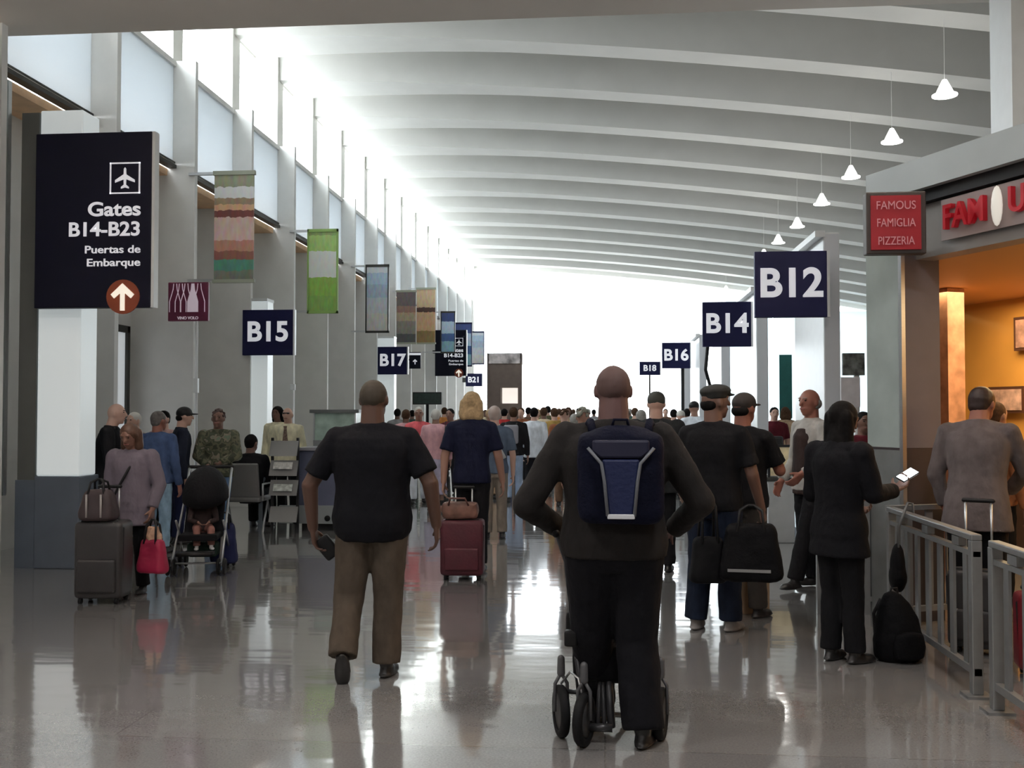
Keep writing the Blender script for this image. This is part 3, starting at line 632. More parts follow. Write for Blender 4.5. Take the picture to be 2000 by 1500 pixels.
def person(label, x, y, rz=0, h=1.75, w=1.0, belly=0.0, lean=(0, 0), pose=None, top=None, sleeve='short', hem=.47, bottom=None, leg=1.0, skirt=None,
           shoe=None, skin=None, hair='short', hairm=None, hy=0, hp=0, hd=(0, 0, 0), face=False, vx=None, drop=0, curl=(28, 28), hdir=(None, None), group=None,
           shorts=False, toe=None, tilt=(0, 0), collar=True, open_=None, z=0, hk=1.0):
    far = y > 15
    vb = vx or (.008 if not far else .016)
    P = dict(DEF); P.update(pose or {})
    J = {}
    for k, v in P.items():
        p = V(*v) * h
        if k not in (pose or {}) and k[:2] in ('sh', 'el', 'wr'):
            f_ = (v[2] - .5) / .34; f_ = max(f_, .2) if k[:2] != 'sh' else f_
            p += V(lean[0], lean[1], 0) * h * f_; p.z -= drop * h
            p.x *= (.55 + .45 * w) if k[:2] == 'sh' else (.35 + .65 * w)
        if k not in (pose or {}) and k[:2] in ('hi', 'kn', 'an'): p.x *= (.5 + .5 * w)
        if k[:3] == 'hip' and k not in (pose or {}): p.z -= drop * h
        J[k] = p
    def spine(z): f_ = (z - .5) / .34; return V(lean[0] * f_ * abs(f_) ** .2, lean[1] * f_ * abs(f_) ** .2, z - drop) * h
    TR = [(.455, .070, .050), (.49, .090, .064), (.53, .096, .068), (.58, .090, .064), (.63, .087, .062), (.68, .093, .064), (.73, .102, .067), (.77, .106, .064), (.80, .098, .055), (.822, .066, .042), (.84, .040, .036)]
    def torso(mb, infl, z0=0, z1=1, flare=0):
        rs = []
        for zz, a, b in TR:
            if zz < z0 or zz > z1: continue
            c = spine(zz); bl = belly * math.exp(-((zz - .60) / .07) ** 2)
            A = (a * (w + bl * .5) + infl) * h; B = (b * (.4 + .6 * w + bl * .8) + infl) * h
            if zz < .56: A += flare * h * (.56 - zz) * 4; B += flare * h * (.56 - zz) * 4
            rs.append([c + V(A * math.copysign(abs(math.cos(q)) ** .85, math.cos(q)), B * math.sin(q) + bl * .03 * h, 0) for q in [2 * math.pi * i / 20 for i in range(20)]])
        mb.rings(rs)
    t = empty('person', (x, y, z), rz, label, 'person', group)
    skin = skin or SKIN; hk = hk * 1.06 if hk == 1.0 else hk
    # head
    HC = spine(.84) + V(0, .008 * h, 0) + V(lean[0], lean[1], 0) * h * .25 + V(*hd) * h; neck = spine(.825)
    HR = (Euler((R(-hp), 0, 0)).to_matrix()); HR = Euler((0, 0, R(hy))).to_matrix() @ HR @ Euler((0, R(tilt[0]), 0)).to_matrix()
    C0 = HC + V(0, 0, .03 * h) + HR @ V(0, .006 * h, .066 * h)
    def hp_(a, b, c): return C0 + HR @ (V(a, b, c) * h * hk)
    b = MB(); torso(b, -.004, .45, 1)
    nk = (.55 + .45 * w); b.cap(neck, C0 + HR @ V(0, -.012 * h, -.03 * h), .038 * h * nk, .034 * h * nk, 12)
    for sg in (-1, 1): b.cap(spine(.825) + V(sg * .012 * h, -.006 * h, 0), J['shL' if sg < 0 else 'shR'] + V(-sg * .02 * h, 0, .005 * h), .034 * h, .024 * h, 12)
    b.ell(C0, (.0435 * h * hk, .054 * h * hk, .056 * h * hk), HR, 16, 10)
    b.ell(hp_(0, .016, -.036), (.032 * h * hk, .035 * h * hk, .036 * h * hk), HR, 14, 8)
    b.ell(hp_(0, .034, -.060), (.014 * h, .013 * h, .012 * h), HR, 8, 6)
    b.cap(hp_(0, .052, .004), hp_(0, .062, -.018), .0055 * h, .0085 * h, 8)
    b.cap(hp_(-.02, .046, .013), hp_(.02, .046, .013), .007 * h, .007 * h, 8)
    b.cap(hp_(-.011, .047, -.036), hp_(.011, .047, -.036), .0055 * h, .0055 * h, 8)
    for sg in (-1, 1): b.ell(hp_(sg * .0445, -.002, -.008), (.006 * h, .011 * h, .018 * h), HR, 8, 6)
    for s_, sg, ci in (('L', -1, 0), ('R', 1, 1)):
        sh, el, wr = J['sh' + s_], J['el' + s_], J['wr' + s_]
        aw = .6 + .4 * w
        b.cap(sh, el, .031 * h * aw, .0245 * h * aw, 12); b.cap(el, wr, .0255 * h * aw, .0165 * h * aw, 12)
        hdn = hdir[ci]
        fd = V(*hdn[0]) if hdn else (wr - el).normalized() * .8 + V(0, 0, -.3)
        pl = V(*hdn[1]) if hdn else V(-sg, 0, 0)
        th = V(*hdn[2]) if hdn else V(0, 1, 0)
        hand(b, wr, fd, pl, th, h, curl[ci], .95 if w < .95 else 1.05)
        hi, kn, an = J['hip' + s_], J['knee' + s_], J['ank' + s_]
        b.cap(hi, kn, .050 * h * aw, .033 * h * aw, 12); b.cap(kn, an, .033 * h * aw, .021 * h * aw, 12)
    finish(b.build('body', skin, t, True), vb, 2)
    b = None
    if top:
        c = MB(); torso(c, .009, hem - .001, .832, .06 if sleeve == 'coat' else .03)
        if hem < .455:
            r0 = []
            for zz in (hem, .50, .53):
                cc = spine(max(zz, .46)); cc.z = (zz - drop) * h
                A = (.098 * w + .012 + (.53 - zz) * .12) * h; B = (.070 * (.4 + .6 * w) + .012 + (.53 - zz) * .12) * h
                r0.append([cc + V(A * math.cos(q), B * math.sin(q), 0) for q in [2 * math.pi * i / 18 for i in range(18)]])
            c.rings(r0)
        for s_ in 'LR':
            sh, el, wr = J['sh' + s_], J['el' + s_], J['wr' + s_]; aw = .6 + .4 * w
            sg = -1 if s_ == 'L' else 1
            c.ell(sh - V(0, 0, .008 * h), (.036 * h * aw, .040 * h * aw, .036 * h * aw)); c.cap(spine(.815) + V(sg * .018 * h, -.004 * h, 0), sh + V(-sg * .012 * h, 0, 0), .044 * h, .036 * h, 14)
            if sleeve == 'short': c.cap(sh - V(0, 0, .006 * h), sh.lerp(el, .62), .037 * h * aw, .0385 * h * aw, 14); c.tube([sh.lerp(el, .3), sh.lerp(el, .80)], [.036 * h * aw, .041 * h * aw], 14)
            elif sleeve in ('long', 'coat'):
                q = 1.16 if sleeve == 'coat' else 1.0
                c.cap(sh, el, .039 * h * aw * q, .033 * h * aw * q, 14); c.cap(el, el.lerp(wr, .8), .0335 * h * aw * q, .025 * h * aw * q, 14); c.tube([el, el.lerp(wr, .95)], [.031 * h * aw, .026 * h * aw * q], 14)
            elif sleeve == 'none': pass
        if collar: c.tube([spine(.81), spine(.852)], [.056 * h * (.6 + .4 * w), .042 * h * (.6 + .4 * w)], 16)
        finish(c.build('coat' if sleeve == 'coat' else 'shirt', top, t, True), .011 if not far else .02, 3, .014 if not far else 0, .10)
    if bottom and not skirt:
        c = MB(); torso(c, .006, .45, .56)
        for s_ in 'LR':
            hi, kn, an = J['hip' + s_], J['knee' + s_], J['ank' + s_]; aw = (.6 + .4 * w) * leg
            c.cap(hi, kn, .056 * h * aw, .043 * h * aw, 14)
            if not shorts: c.cap(kn, kn.lerp(an, .6), .043 * h * aw, .039 * h * aw, 14); c.tube([kn, kn.lerp(an, 1.0 if not isinstance(shorts, float) else shorts)], [.042 * h * aw, .040 * h * aw], 14)
        finish(c.build('trousers', bottom, t, True), .011 if not far else .02, 3, .016 if not far else 0, .12)
    if skirt:
        c = MB(); rs = []
        for zz, a in ((skirt[0], .10 + skirt[1]), (.38, .10 + skirt[1] * .5), (.48, .10), (.56, .088), (.60, .085)):
            cc = spine(max(zz, .5)); cc.z = (zz - drop) * h
            rs.append([cc + V(a * w * h * math.cos(q), a * w * h * .8 * math.sin(q), 0) for q in [2 * math.pi * i / 18 for i in range(18)]])
        c.rings(rs); finish(c.build('skirt', bottom, t, True), .014 if not far else .02, 3, .02 if not far else 0, .12)
    for s_, sg in (('L', -1), ('R', 1)):
        an = J['ank' + s_]; fd = V(*(toe[s_] if toe and s_ in toe else (sg * .15, 1, -.0))).normalized(); side = V(0, 0, 1).cross(fd).normalized(); upv = fd.cross(side).normalized()
        if upv.z < 0: upv = -upv
        M = Matrix((side, fd, upv)).transposed(); c = MB()
        base = an - upv * .025 * h
        c.ell(base + fd * .012 * h - upv * .0, (.024 * h, .044 * h, .024 * h), M, 12, 8)
        c.ell(base + fd * .055 * h - upv * .004 * h, (.026 * h, .040 * h, .018 * h), M, 12, 8)
        c.ell(base + fd * .03 * h - upv * .011 * h, (.028 * h, .076 * h, .011 * h), M, 14, 6)
        c.cap(an, an + upv * .02 * h, .025 * h, .026 * h)
        finish(c.build('shoe', shoe or SHOEB, t, True), .008 if not far else .014, 2)
    hm = hairm or HAIRD
    if hair not in ('bald',):
        c = MB()
        if hair == 'buzz':
            c.ell(hp_(0, -.006, .006), (.0475 * h, .0555 * h, .0560 * h), HR, 16, 10)
        elif hair == 'short':
            c.ell(hp_(0, -.007, .010), (.050 * h * hk / 1.06, .057 * h * hk / 1.06, .056 * h * hk / 1.06), HR, 16, 10); c.ell(hp_(0, -.022, -.014), (.042 * h, .036 * h, .04 * h), HR)
        elif hair == 'fringe':
            c.ell(hp_(0, -.016, -.012), (.050 * h, .048 * h, .036 * h), HR, 16, 10)
        elif hair == 'curly':
            rr = random.Random(3)
            for i in range(46):
                a = rr.uniform(0, 6.28); e = rr.uniform(-.1, 1.5); q = V(math.cos(a) * math.cos(e), math.sin(a) * math.cos(e) - .12, math.sin(e))
                c.ell(hp_(q.x * .044, q.y * .050 - .006, q.z * .052 + .008), (.013 * h,) * 3, None, 8, 6)
        elif hair in ('bob', 'long', 'hood'):
            c.ell(hp_(0, -.008, .010), (.054 * h, .060 * h, .058 * h), HR, 16, 10)
            dn = {'bob': -.070, 'long': -.17, 'hood': -.09}[hair]
            for q in (-.034, -.017, 0, .017, .034):
                c.cap(hp_(q, -.026, .0), C0 + V(0, -.030 * h, 0) + V(q * h * 1.25, 0, dn * h) + HR @ V(0, -.004 * h, 0), .030 * h, .026 * h if hair == 'long' else .028 * h)
            c.ell(C0 + HR @ V(0, -.024 * h, 0) + V(0, -.012 * h, (-.055 if hair == 'bob' else -.085) * h), (.052 * h, .034 * h, (.045 if hair == 'bob' else .10) * h), HR)
            for sg in (-1, 1): c.cap(hp_(sg * .040, .004, .0), hp_(sg * .041, .0, -.045 if hair == 'bob' else -.07), .016 * h, .013 * h)
        elif hair in ('cap', 'flatcap', 'beanie'):
            if hair == 'flatcap':
                c.ell(hp_(0, .006, .036), (.056 * h, .068 * h, .030 * h), HR, 16, 8); c.tube([hp_(0, 0, .008), hp_(0, .0, .034)], [.051 * h, .054 * h], 18)
                c.ell(hp_(0, .062, .018), (.036 * h, .026 * h, .006 * h), Matrix.Rotation(0, 3, 'X') @ HR)
            else:
                c.ell(hp_(0, 0, .018), (.052 * h, .060 * h, .050 * h), HR, 16, 10)
                if hair == 'cap': c.ell(hp_(0, .066, .012), (.036 * h, .036 * h, .006 * h), HR)
        finish(c.build('hair' if hair not in ('cap', 'flatcap', 'beanie') else 'cap', hm, t, True), .008 if not far else .014, 2, .006 if not far and 'cap' not in hair else 0, .05)
        if hair in ('cap', 'flatcap') and not far:
            c = MB(); c.ell(hp_(0, -.026, -.014), (.0445 * h, .034 * h, .030 * h), HR, 14, 8); finish(c.build('hair', HAIRD, t, True), .008, 2)
    if face:
        for sg in (-1, 1):
            c = MB(); c.ell(hp_(sg * .0175, .047, .003), (.0075 * h, .004 * h, .0045 * h), HR, 8, 6); c.build('eye', EYEM, t, True)
            c = MB(); c.cap(hp_(sg * .010, .053, .014), hp_(sg * .027, .047, .014), .0022 * h, .0022 * h, 6); c.build('eyebrow', hm, t, True)
        c = MB(); c.cap(hp_(-.012, .051, -.036), hp_(.012, .051, -.036), .003 * h, .003 * h, 6); c.build('mouth', LIPM, t, True)
    t['_J'] = 0; del t['_J']
    M = Matrix.Translation((x, y, z)) @ Matrix.Rotation(rz, 4, 'Z')
    return t, {k: M @ v for k, v in J.items()}, M @ C0
FOLD[0] = None
SKIN = mat('skin_medium', (.30, .165, .12), .55); SKIND = mat('skin_deep', (.10, .050, .034), .5); SKINB = mat('skin_brown', (.17, .09, .065), .5); SKINP = mat('skin_pale', (.58, .36, .28), .55)
SKINR = mat('skin_ruddy', (.28, .11, .075), .55)
SHOEB = mat('shoe_black', (.015, .014, .014), .4); SHOEW = mat('shoe_white', (.6, .6, .6), .6); SHOEBR = mat('shoe_brown', (.07, .035, .025), .5)
HAIRD = mat('hair_black', (.006, .005, .005), .75, spec=.12, var=.3, scale=40); HAIRBR = mat('hair_brown', (.07, .038, .022), .75, spec=.12, var=.3, scale=40)
HAIRBL = mat('hair_blond', (.42, .30, .17), .75, spec=.12, var=.25, scale=40); HAIRG = mat('hair_grey', (.30, .29, .27), .75, spec=.12, var=.25, scale=40); HAIRW = mat('hair_white', (.6, .58, .54), .75, spec=.12)
EYEM = mat('eye_dark', (.02, .015, .012), .2); LIPM = mat('lips', (.28, .09, .08), .5)
def C3(n, r, g, b, var=.18): return cloth(n, (r, g, b), var)
BLK = C3('black', .005, .005, .0065); CHAR = C3('charcoal', .028, .026, .026); NVY = C3('navy', .010, .016, .05); JEAN = C3('denim', .08, .14, .24, .3); JEAND = C3('dark_denim', .008, .013, .028, .3)
KHAKI = C3('khaki', .080, .062, .046)
def body_y(px_, y): return at(px_, 808, y)[0]

# --- man in black shirt and khaki trousers, walking away
m1, J1, H1 = person('heavy-set man walking away in a black short-sleeved shirt and khaki trousers', -1.40, 6.12, 0, 1.79, 1.30, belly=.12,
    pose=dict(hipL=(-.058, 0, .50), hipR=(.056, 0, .50), kneeL=(-.075, -.01, .270), ankL=(-.070, -.115, .090), kneeR=(.052, .02, .27), ankR=(.050, .0, .045),
              elL=(-.212, -.015, .640), wrL=(-.215, .035, .492), elR=(.200, -.010, .650), wrR=(.212, .045, .505)),
    top=C3('shirt_black', .005, .005, .0075, .1), sleeve='short', hem=.455, bottom=KHAKI, leg=1.08, skin=SKIND, hair='buzz', hairm=mat('hair_buzz_dark', (.045, .034, .022), .7),
    hy=-8, curl=(34, 30), toe={'L': (-.10, .45, -.85), 'R': (.1, 1, 0)}, vx=.0065, hdir=(((.12, .15, -1), (1, 0, 0), (0, 1, 0)), ((.05, .12, -1), (-1, 0, 0), (0, 1, 0))))
wl = J1['wrL']
m = MB(); m.rbox(-.05, .05, -.02, .02, -.085, .06, .015); o = m.build('wallet_case', BLACKP, None, True, loc=(wl.x + .075, wl.y + .03, wl.z - .115)); o.rotation_euler = (R(8), R(-38), 0)
tag(o, 'black case held in the left hand of the man in the black shirt', 'case')

# --- man with blue backpack pushing a rollator
JK = C3('jacket_dark_taupe', .017, .015, .0145, .15)
m2, J2, H2 = person('large man walking away in a dark jacket and black trousers, wearing a blue backpack', .045, 4.98, 0, 1.82, 1.36, belly=.10, lean=(.0, .02),
    pose=dict(hipL=(-.056, 0, .50), hipR=(.056, 0, .50), kneeL=(-.058, .07, .275), ankL=(-.050, .20, .046), kneeR=(.060, .03, .27), ankR=(.074, -.02, .045),
              elL=(-.232, -.01, .625), wrL=(-.150, .13, .550), elR=(.228, -.01, .635), wrR=(.165, .13, .550)),
    top=JK, sleeve='long', hem=.46, bottom=C3('trousers_black', .0055, .0055, .008, .1), leg=1.2, skin=mat('skin_reddish_brown', (.13, .065, .060), .5), hair='buzz', hairm=mat('hair_shaved', (.10, .056, .05), .7),
    hy=4, vx=.0065, curl=(45, 45), toe={'R': (.25, 1, 0)}, hdir=(((.3, 1, -.3), (0, .2, -1), (1, 0, 0)), ((-.3, 1, -.3), (0, .2, -1), (-1, 0, 0))))
bpk = empty('backpack', (.075, 4.80, 1.055), 0, 'navy and black backpack with V-shaped grey piping worn by the large man', 'backpack')
bpk.scale = (1, 1, .88)
NVB = mat('backpack_black_navy', (.004, .005, .016), .75, spec=.12, var=.2, scale=10, bump=.4, bscale=60)
m = MB(); m.rbox(-.20, .20, -.10, .08, .02, .50, .07); m.ell((0, -.01, .47), (.17, .08, .07)); finish(m.build('main_compartment', NVB, bpk, True), .012, 3, .01, .1)
m = MB(); m.rings([[(a * k, -.125 + yy, zz) for a, yy in ((-1, 0), (1, 0), (1, .05), (-1, .05))] for zz, k in ((.07, .055), (.25, .075), (.36, .085))]); bevel(m.build('blue_front_panel', mat('backpack_blue', (.003, .010, .06), .5, bump=.3), bpk), .01)
GP = mat('piping_grey', (.14, .15, .17), .4)
for sg in (-1, 1):
    m = MB(); m.tube([(sg * .060, -.13, .07), (sg * .075, -.13, .25), (sg * .088, -.128, .34), (sg * .15, -.115, .42)], .008, 8); m.build('piping', GP, bpk, True)
m = MB(); m.box(-.062, .062, -.138, -.125, .055, .08); bevel(m.build('reflective_bar', mat('reflective_white', (.65, .67, .7), .3), bpk), .004)
m = MB(); m.rings([[(a * k, -.115 + yy, zz) for a, yy in ((-1, 0), (1, 0), (1, .05), (-1, .05))] for zz, k in ((.365, .09), (.40, .13), (.46, .13))]); bevel(m.build('top_pocket', mat('backpack_indigo', (.006, .007, .030), .6), bpk), .012)
for sg in (-1, 1):
    m = MB(); m.tube([(sg * .13, .02, .50), (sg * .14, .10, .555), (sg * .15, .19, .54), (sg * .16, .25, .42)], .02, 8); m.build('shoulder_strap', NVB, bpk, True)
m = MB(); m.tube([(-.04, -.02, .52), (-.03, -.03, .565), (.03, -.03, .565), (.04, -.02, .52)], .008, 8); m.build('grab_loop', NVB, bpk, True)

ro = empty('rollator', (.0, 5.0, 0), 0, 'black four-wheeled rollator pushed by the man with the backpack', 'rollator')
def wheel(px_, Y, r_, wd=.03, rot=0):
    x = at(px_, 1440, Y)[0]
    q = empty('wheel', (x, Y - 5.0, r_), rot); q.parent = ro; q['kind'] = 'thing'; del q['kind']
    return x, q
for (px_, Y, r_, rot) in [(1096, 5.06, .125, .25), (1141, 4.93, .125, -.3), (1291, 5.06, .125, -.2), (1262, 5.62, .11, 0)]:
    x = at(px_, 1440, Y)[0]; m = MB(); n = 24
    M = Matrix.Rotation(rot, 3, 'Z'); cc = V(x, Y - 5, r_)
    rs = []
    for (o_, rr) in ((-.020, .7), (-.022, .92), (-.012, 1.0), (.012, 1.0), (.022, .92), (.020, .7)):
        rs.append([cc + M @ V(o_, math.cos(q) * r_ * rr, math.sin(q) * r_ * rr) for q in [2 * math.pi * i / n for i in range(n)]])
    m.rings(rs + [rs[0]], cap=False); wh = m.build('wheel', BLACK, ro, True)
    m = MB(); rs = []
    for (o_, rr) in ((-.012, .15), (-.014, .72), (.014, .72), (.012, .15)): rs.append([cc + M @ V(o_, math.cos(q) * r_ * rr, math.sin(q) * r_ * rr) for q in [2 * math.pi * i / n for i in range(n)]])
    m.rings(rs); m.build('hub', mat('hub_grey', (.05, .05, .052), .5), wh, True)
    m = MB(); top = cc + V(0, 0, r_ + .06)
    for sg in (-1, 1): m.tube([cc + M @ V(sg * .032, 0, 0), cc + M @ V(sg * .03, 0, r_ + .01), top], .009, 8)
    m.cap(top, top + V(0, 0, .07), .02, .018); m.build('fork', mat('fork_dark_grey', (.09, .09, .095), .4), ro, True)
def rp(px_, py_, Y): X, Z = at(px_, py_, Y); return (X, Y - 5.0, Z)
FR = mat('rollator_frame', (.06, .06, .065), .35, .5)
m = MB(); m.tube([rp(1096, 1335, 5.06), rp(1114, 1312, 5.03), rp(1130, 1325, 4.98), rp(1140, 1372, 4.93)], .006, 8); m.build('mudguard_arch', ALU, ro, True)
m = MB(); m.tube([rp(1105, 1350, 5.06), rp(1128, 1352, 5.0), rp(1141, 1372, 4.95)], .012, 8); m.build('cross_link', FR, ro, True)
m = MB(); m.tube([rp(1150, 1420, 4.98), rp(1196, 1422, 4.98)], .02, 10); m.tube([rp(1152, 1422, 4.98), rp(1196, 1395, 5.2), rp(1262, 1400, 5.6)], .014, 8); m.build('rear_axle', FR, ro, True)
for a, b_ in ((1167, 1172), (1180, 1178), (1194, 1190)):
    m = MB(); m.tube([rp(a, 1420, 5.0), rp(b_, 1330, 5.15), rp(b_ + 4, 1215, 5.35)], .012 if a != 1194 else .02, 8); m.build('frame_tube', FR, ro, True)
m = MB(); m.tube([rp(1140, 1372, 4.97), rp(1122, 1250, 5.2), (-.20, .42, .80), (-.24, .20, .98)], .014, 8); m.build('side_frame', FR, ro, True)
m = MB(); m.tube([rp(1279, 1360, 5.1), rp(1275, 1250, 5.3), (.27, .42, .80), (.29, .20, .98)], .014, 8); m.build('side_frame', FR, ro, True)
m = MB(); m.rbox(-.20, .24, .30, .62, .40, .56, .03); m.build('seat', BLACK, ro, True)
m = MB(); m.rbox(-.16, .16, .12, .40, .24, .42, .05); finish(m.build('basket_bag', BLK, ro, True), .012, 2, .01)
m = MB(); X, _, Z = rp(1116, 1248, 5.05); m.rbox(X - .035, X + .03, .03, .09, Z - .035, Z + .04, .012); m.build('brake_box', BLACKP, ro, True)
m = MB(); m.tube([(X + .01, .06, Z), rp(1130, 1240, 5.2)], .01, 8); m.build('brake_link', FR, ro, True)
for sg, xx in ((-1, -.24), (1, .29)):
    m = MB(); m.cap((xx, .08, .985), (xx, .24, .985), .018, .018); m.build('hand_grip', BLACK, ro, True)

# --- blond woman in navy with the red suitcase
m3, J3, H3 = person('blond woman walking away in a navy T-shirt and black trousers', -1.33, 10.25, 0, 1.80, 1.02,
    pose=dict(kneeL=(-.05, .05, .28), ankL=(-.045, .08, .046), kneeR=(.05, .0, .27), ankR=(.055, -.05, .05), elL=(-.148, -.02, .640), wrL=(-.150, -.05, .500), elR=(.152, -.01, .64), wrR=(.172, .02, .50)),
    top=C3('navy_tee', .004, .006, .022, .12), sleeve='short', hem=.46, bottom=BLK, leg=1.0, skin=SKIN, hair='bob', hairm=HAIRBL, vx=.009)
def suitcase(name, x, y, rz, W, D_, Hh, mt, label, tilt=0, hext=.35, gm=None, wheels=4):
    t = empty(name, (x, y, 0), rz, label, 'suitcase')
    t.rotation_euler = (tilt, 0, rz)
    m = MB(); m.rbox(-W / 2, W / 2, -D_ / 2, D_ / 2, .05, Hh, .04); m.build('shell', mt, t, True)
    m = MB(); m.rbox(-W / 2 + .04, W / 2 - .04, -D_ / 2 - .025, -D_ / 2 + .02, .10, Hh * .55, .02); m.build('front_pocket', mt, t, True)
    m = MB(); m.tube([(-W / 2 + .01, -D_ / 2 + .05, .09), (-W / 2 - .003, -D_ / 2 + .05, Hh - .05), (-W / 2 + .05, -D_ / 2 + .05, Hh + .003), (W / 2 - .05, -D_ / 2 + .05, Hh + .003), (W / 2 + .003, -D_ / 2 + .05, Hh - .05), (W / 2 - .01, -D_ / 2 + .05, .09)], .006, 6); m.build('zip_line', BLACKP, t, True)
    for sx in (-1, 1):
        for sy in (-1, 1):
            m = MB(); m.tube([(sx * (W / 2 - .05) - .012, sy * (D_ / 2 - .04), .028), (sx * (W / 2 - .05) + .012, sy * (D_ / 2 - .04), .028)], .026, 14); m.cap((sx * (W / 2 - .05), sy * (D_ / 2 - .04), .05), (sx * (W / 2 - .05), sy * (D_ / 2 - .04), .07), .016)
            m.build('wheel', BLACK, t, True)
    for sx in (-1, 1):
        m = MB(); m.tube([(sx * .08, D_ / 2 - .03, Hh - .02), (sx * .08, D_ / 2 - .03, Hh + hext)], .008, 8); m.build('handle_tube', gm or ALU, t, True)
    m = MB(); m.cap((-.09, D_ / 2 - .03, Hh + hext), (.09, D_ / 2 - .03, Hh + hext), .015); m.build('grip', BLACKP, t, True)
    return t
REDC = mat('case_dark_red', (.055, .003, .010), .6, var=.2, scale=6, bump=.3)
suitcase('suitcase', -1.35, 9.75, R(2), .41, .26, .57, REDC, 'dark red wheeled suitcase pulled by the blond woman', hext=.30)
m = MB(); m.rbox(-.17, .17, -.11, .11, 0, .155, .05); m.cap((-.14, 0, .05), (-.22, -.02, .12), .03, .02)
t = empty('brown_bag', (-1.37, 9.73, .582), 0, 'brown soft bag resting on top of the red suitcase', 'bag'); finish(m.build('body', mat('bag_tan_brown', (.15, .07, .05), .6, var=.4, scale=9), t, True), .012, 2, .02, .08)
m = MB(); m.tube([(-.10, -.1, .13), (-.08, -.13, .2), (.06, -.13, .2), (.09, -.1, .13)], .010, 8); m.build('handle', mat('bag_strap_brown', (.12, .05, .04), .6), t, True)

# --- two men in caps with the large black bag
m4, J4, H4 = person('man in a flat black cap, black T-shirt and jeans with his back turned', .80, 7.62, R(-28), 1.79, 1.12, belly=.08,
    pose=dict(elR=(.155, .02, .640), wrR=(.165, .10, .490), elL=(-.150, -.02, .63), wrL=(-.14, .05, .49), kneeL=(-.06, .0, .275), ankL=(-.075, -.02, .045), ankR=(.060, .02, .045)),
    top=BLK, sleeve='short', hem=.47, bottom=JEAND, leg=1.12, skin=SKINB, hair='flatcap', hairm=mat('cap_black', (.015, .016, .015), .8), shoe=mat('sneaker_grey', (.22, .20, .19), .6), hy=-38, hp=-4, vx=.0075, curl=(50, 50))
m5, J5, H5 = person('ruddy-faced man in a dark cap and black T-shirt beside the man in the flat cap', at(1450, 808, 8.15)[0], 8.15, R(-35), 1.74, 1.10, belly=.10,
    pose=dict(elR=(.150, .06, .655), wrR=(.060, .17, .77), elL=(-.150, .0, .63), wrL=(-.10, .10, .475), kneeL=(-.06, .0, .275), ankL=(-.065, -.02, .045), ankR=(.060, .02, .045)),
    top=BLK, sleeve='short', hem=.47, bottom=mat('trousers_dark_brown', (.03, .024, .02), .8), leg=1.0, skin=SKINR, hair='cap', hairm=mat('cap_dark_brown', (.028, .022, .02), .8), hy=-10, vx=.0085, curl=(60, 50))
def bag(name, x, y, z, rz, W, D_, Hh, mt, label, cat='bag', handles=True, hh=.14, sag=.02):
    t = empty(name, (x, y, z), rz, label, cat)
    m = MB(); m.rbox(-W / 2, W / 2, -D_ / 2, D_ / 2, 0, Hh, min(.06, D_ / 3))
    m.v = [(a * (1.08 - .28 * c / Hh), b_ * (1.12 - .4 * c / Hh), c - (.02 * abs(a) / W if c > Hh * .5 else 0)) for a, b_, c in m.v]; finish(m.build('body', mt, t, True), .011, 4, .02, .12)
    if handles:
        for sy in (-1, 1):
            m = MB(); m.tube([(-W * .22, sy * D_ * .35, Hh * .85), (-W * .18, sy * D_ * .2, Hh + hh * .7), (-W * .05, 0, Hh + hh), (W * .05, 0, Hh + hh), (W * .18, sy * D_ * .2, Hh + hh * .7), (W * .22, sy * D_ * .35, Hh * .85)], .010, 8); m.build('handle', BLACKP, t, True)
    return t
BAGB = mat('bag_black_nylon', (.004, .004, .005), .75, spec=.12, bump=.3, bscale=80, var=.2)
t = bag('carry_bag', 1.02, 7.30, .42, R(-8), .42, .22, .40, BAGB, 'big black carry bag with a grey stripe held by the man in the flat cap', hh=.12)
m = MB(); m.box(-.16, .13, -.125, -.115, .07, .09); m.build('grey_stripe', mat('stripe_grey', (.25, .25, .25), .5), t)
t = bag('shoulder_bag', .735, 7.42, .38, R(10), .26, .16, .33, mat('bag_black_cloth', (.006, .006, .007), .8, spec=.12, var=.2), 'smaller black bag hanging against the legs of the man in the flat cap', hh=.30)
t = empty('paper_bag', (1.14, 8.35, 0), R(6), 'tan paper carrier bag standing on the floor behind the black carry bag', 'bag')
m = MB(); m.rings([[(-.15, -.09, z_), (.15, -.09, z_), (.15, .09, z_), (-.15, .09, z_)] for z_ in (0, .36)]); bevel(m.build('body', mat('paper_tan', (.30, .20, .12), .8, var=.2, scale=4), t), .006)
for sy in (-1, 1): m = MB(); m.tube([(-.05, sy * .085, .35), (-.045, sy * .07, .42), (.045, sy * .07, .42), (.05, sy * .085, .35)], .005, 6); m.build('handle', mat('paper_handle', (.25, .17, .1), .8), t)

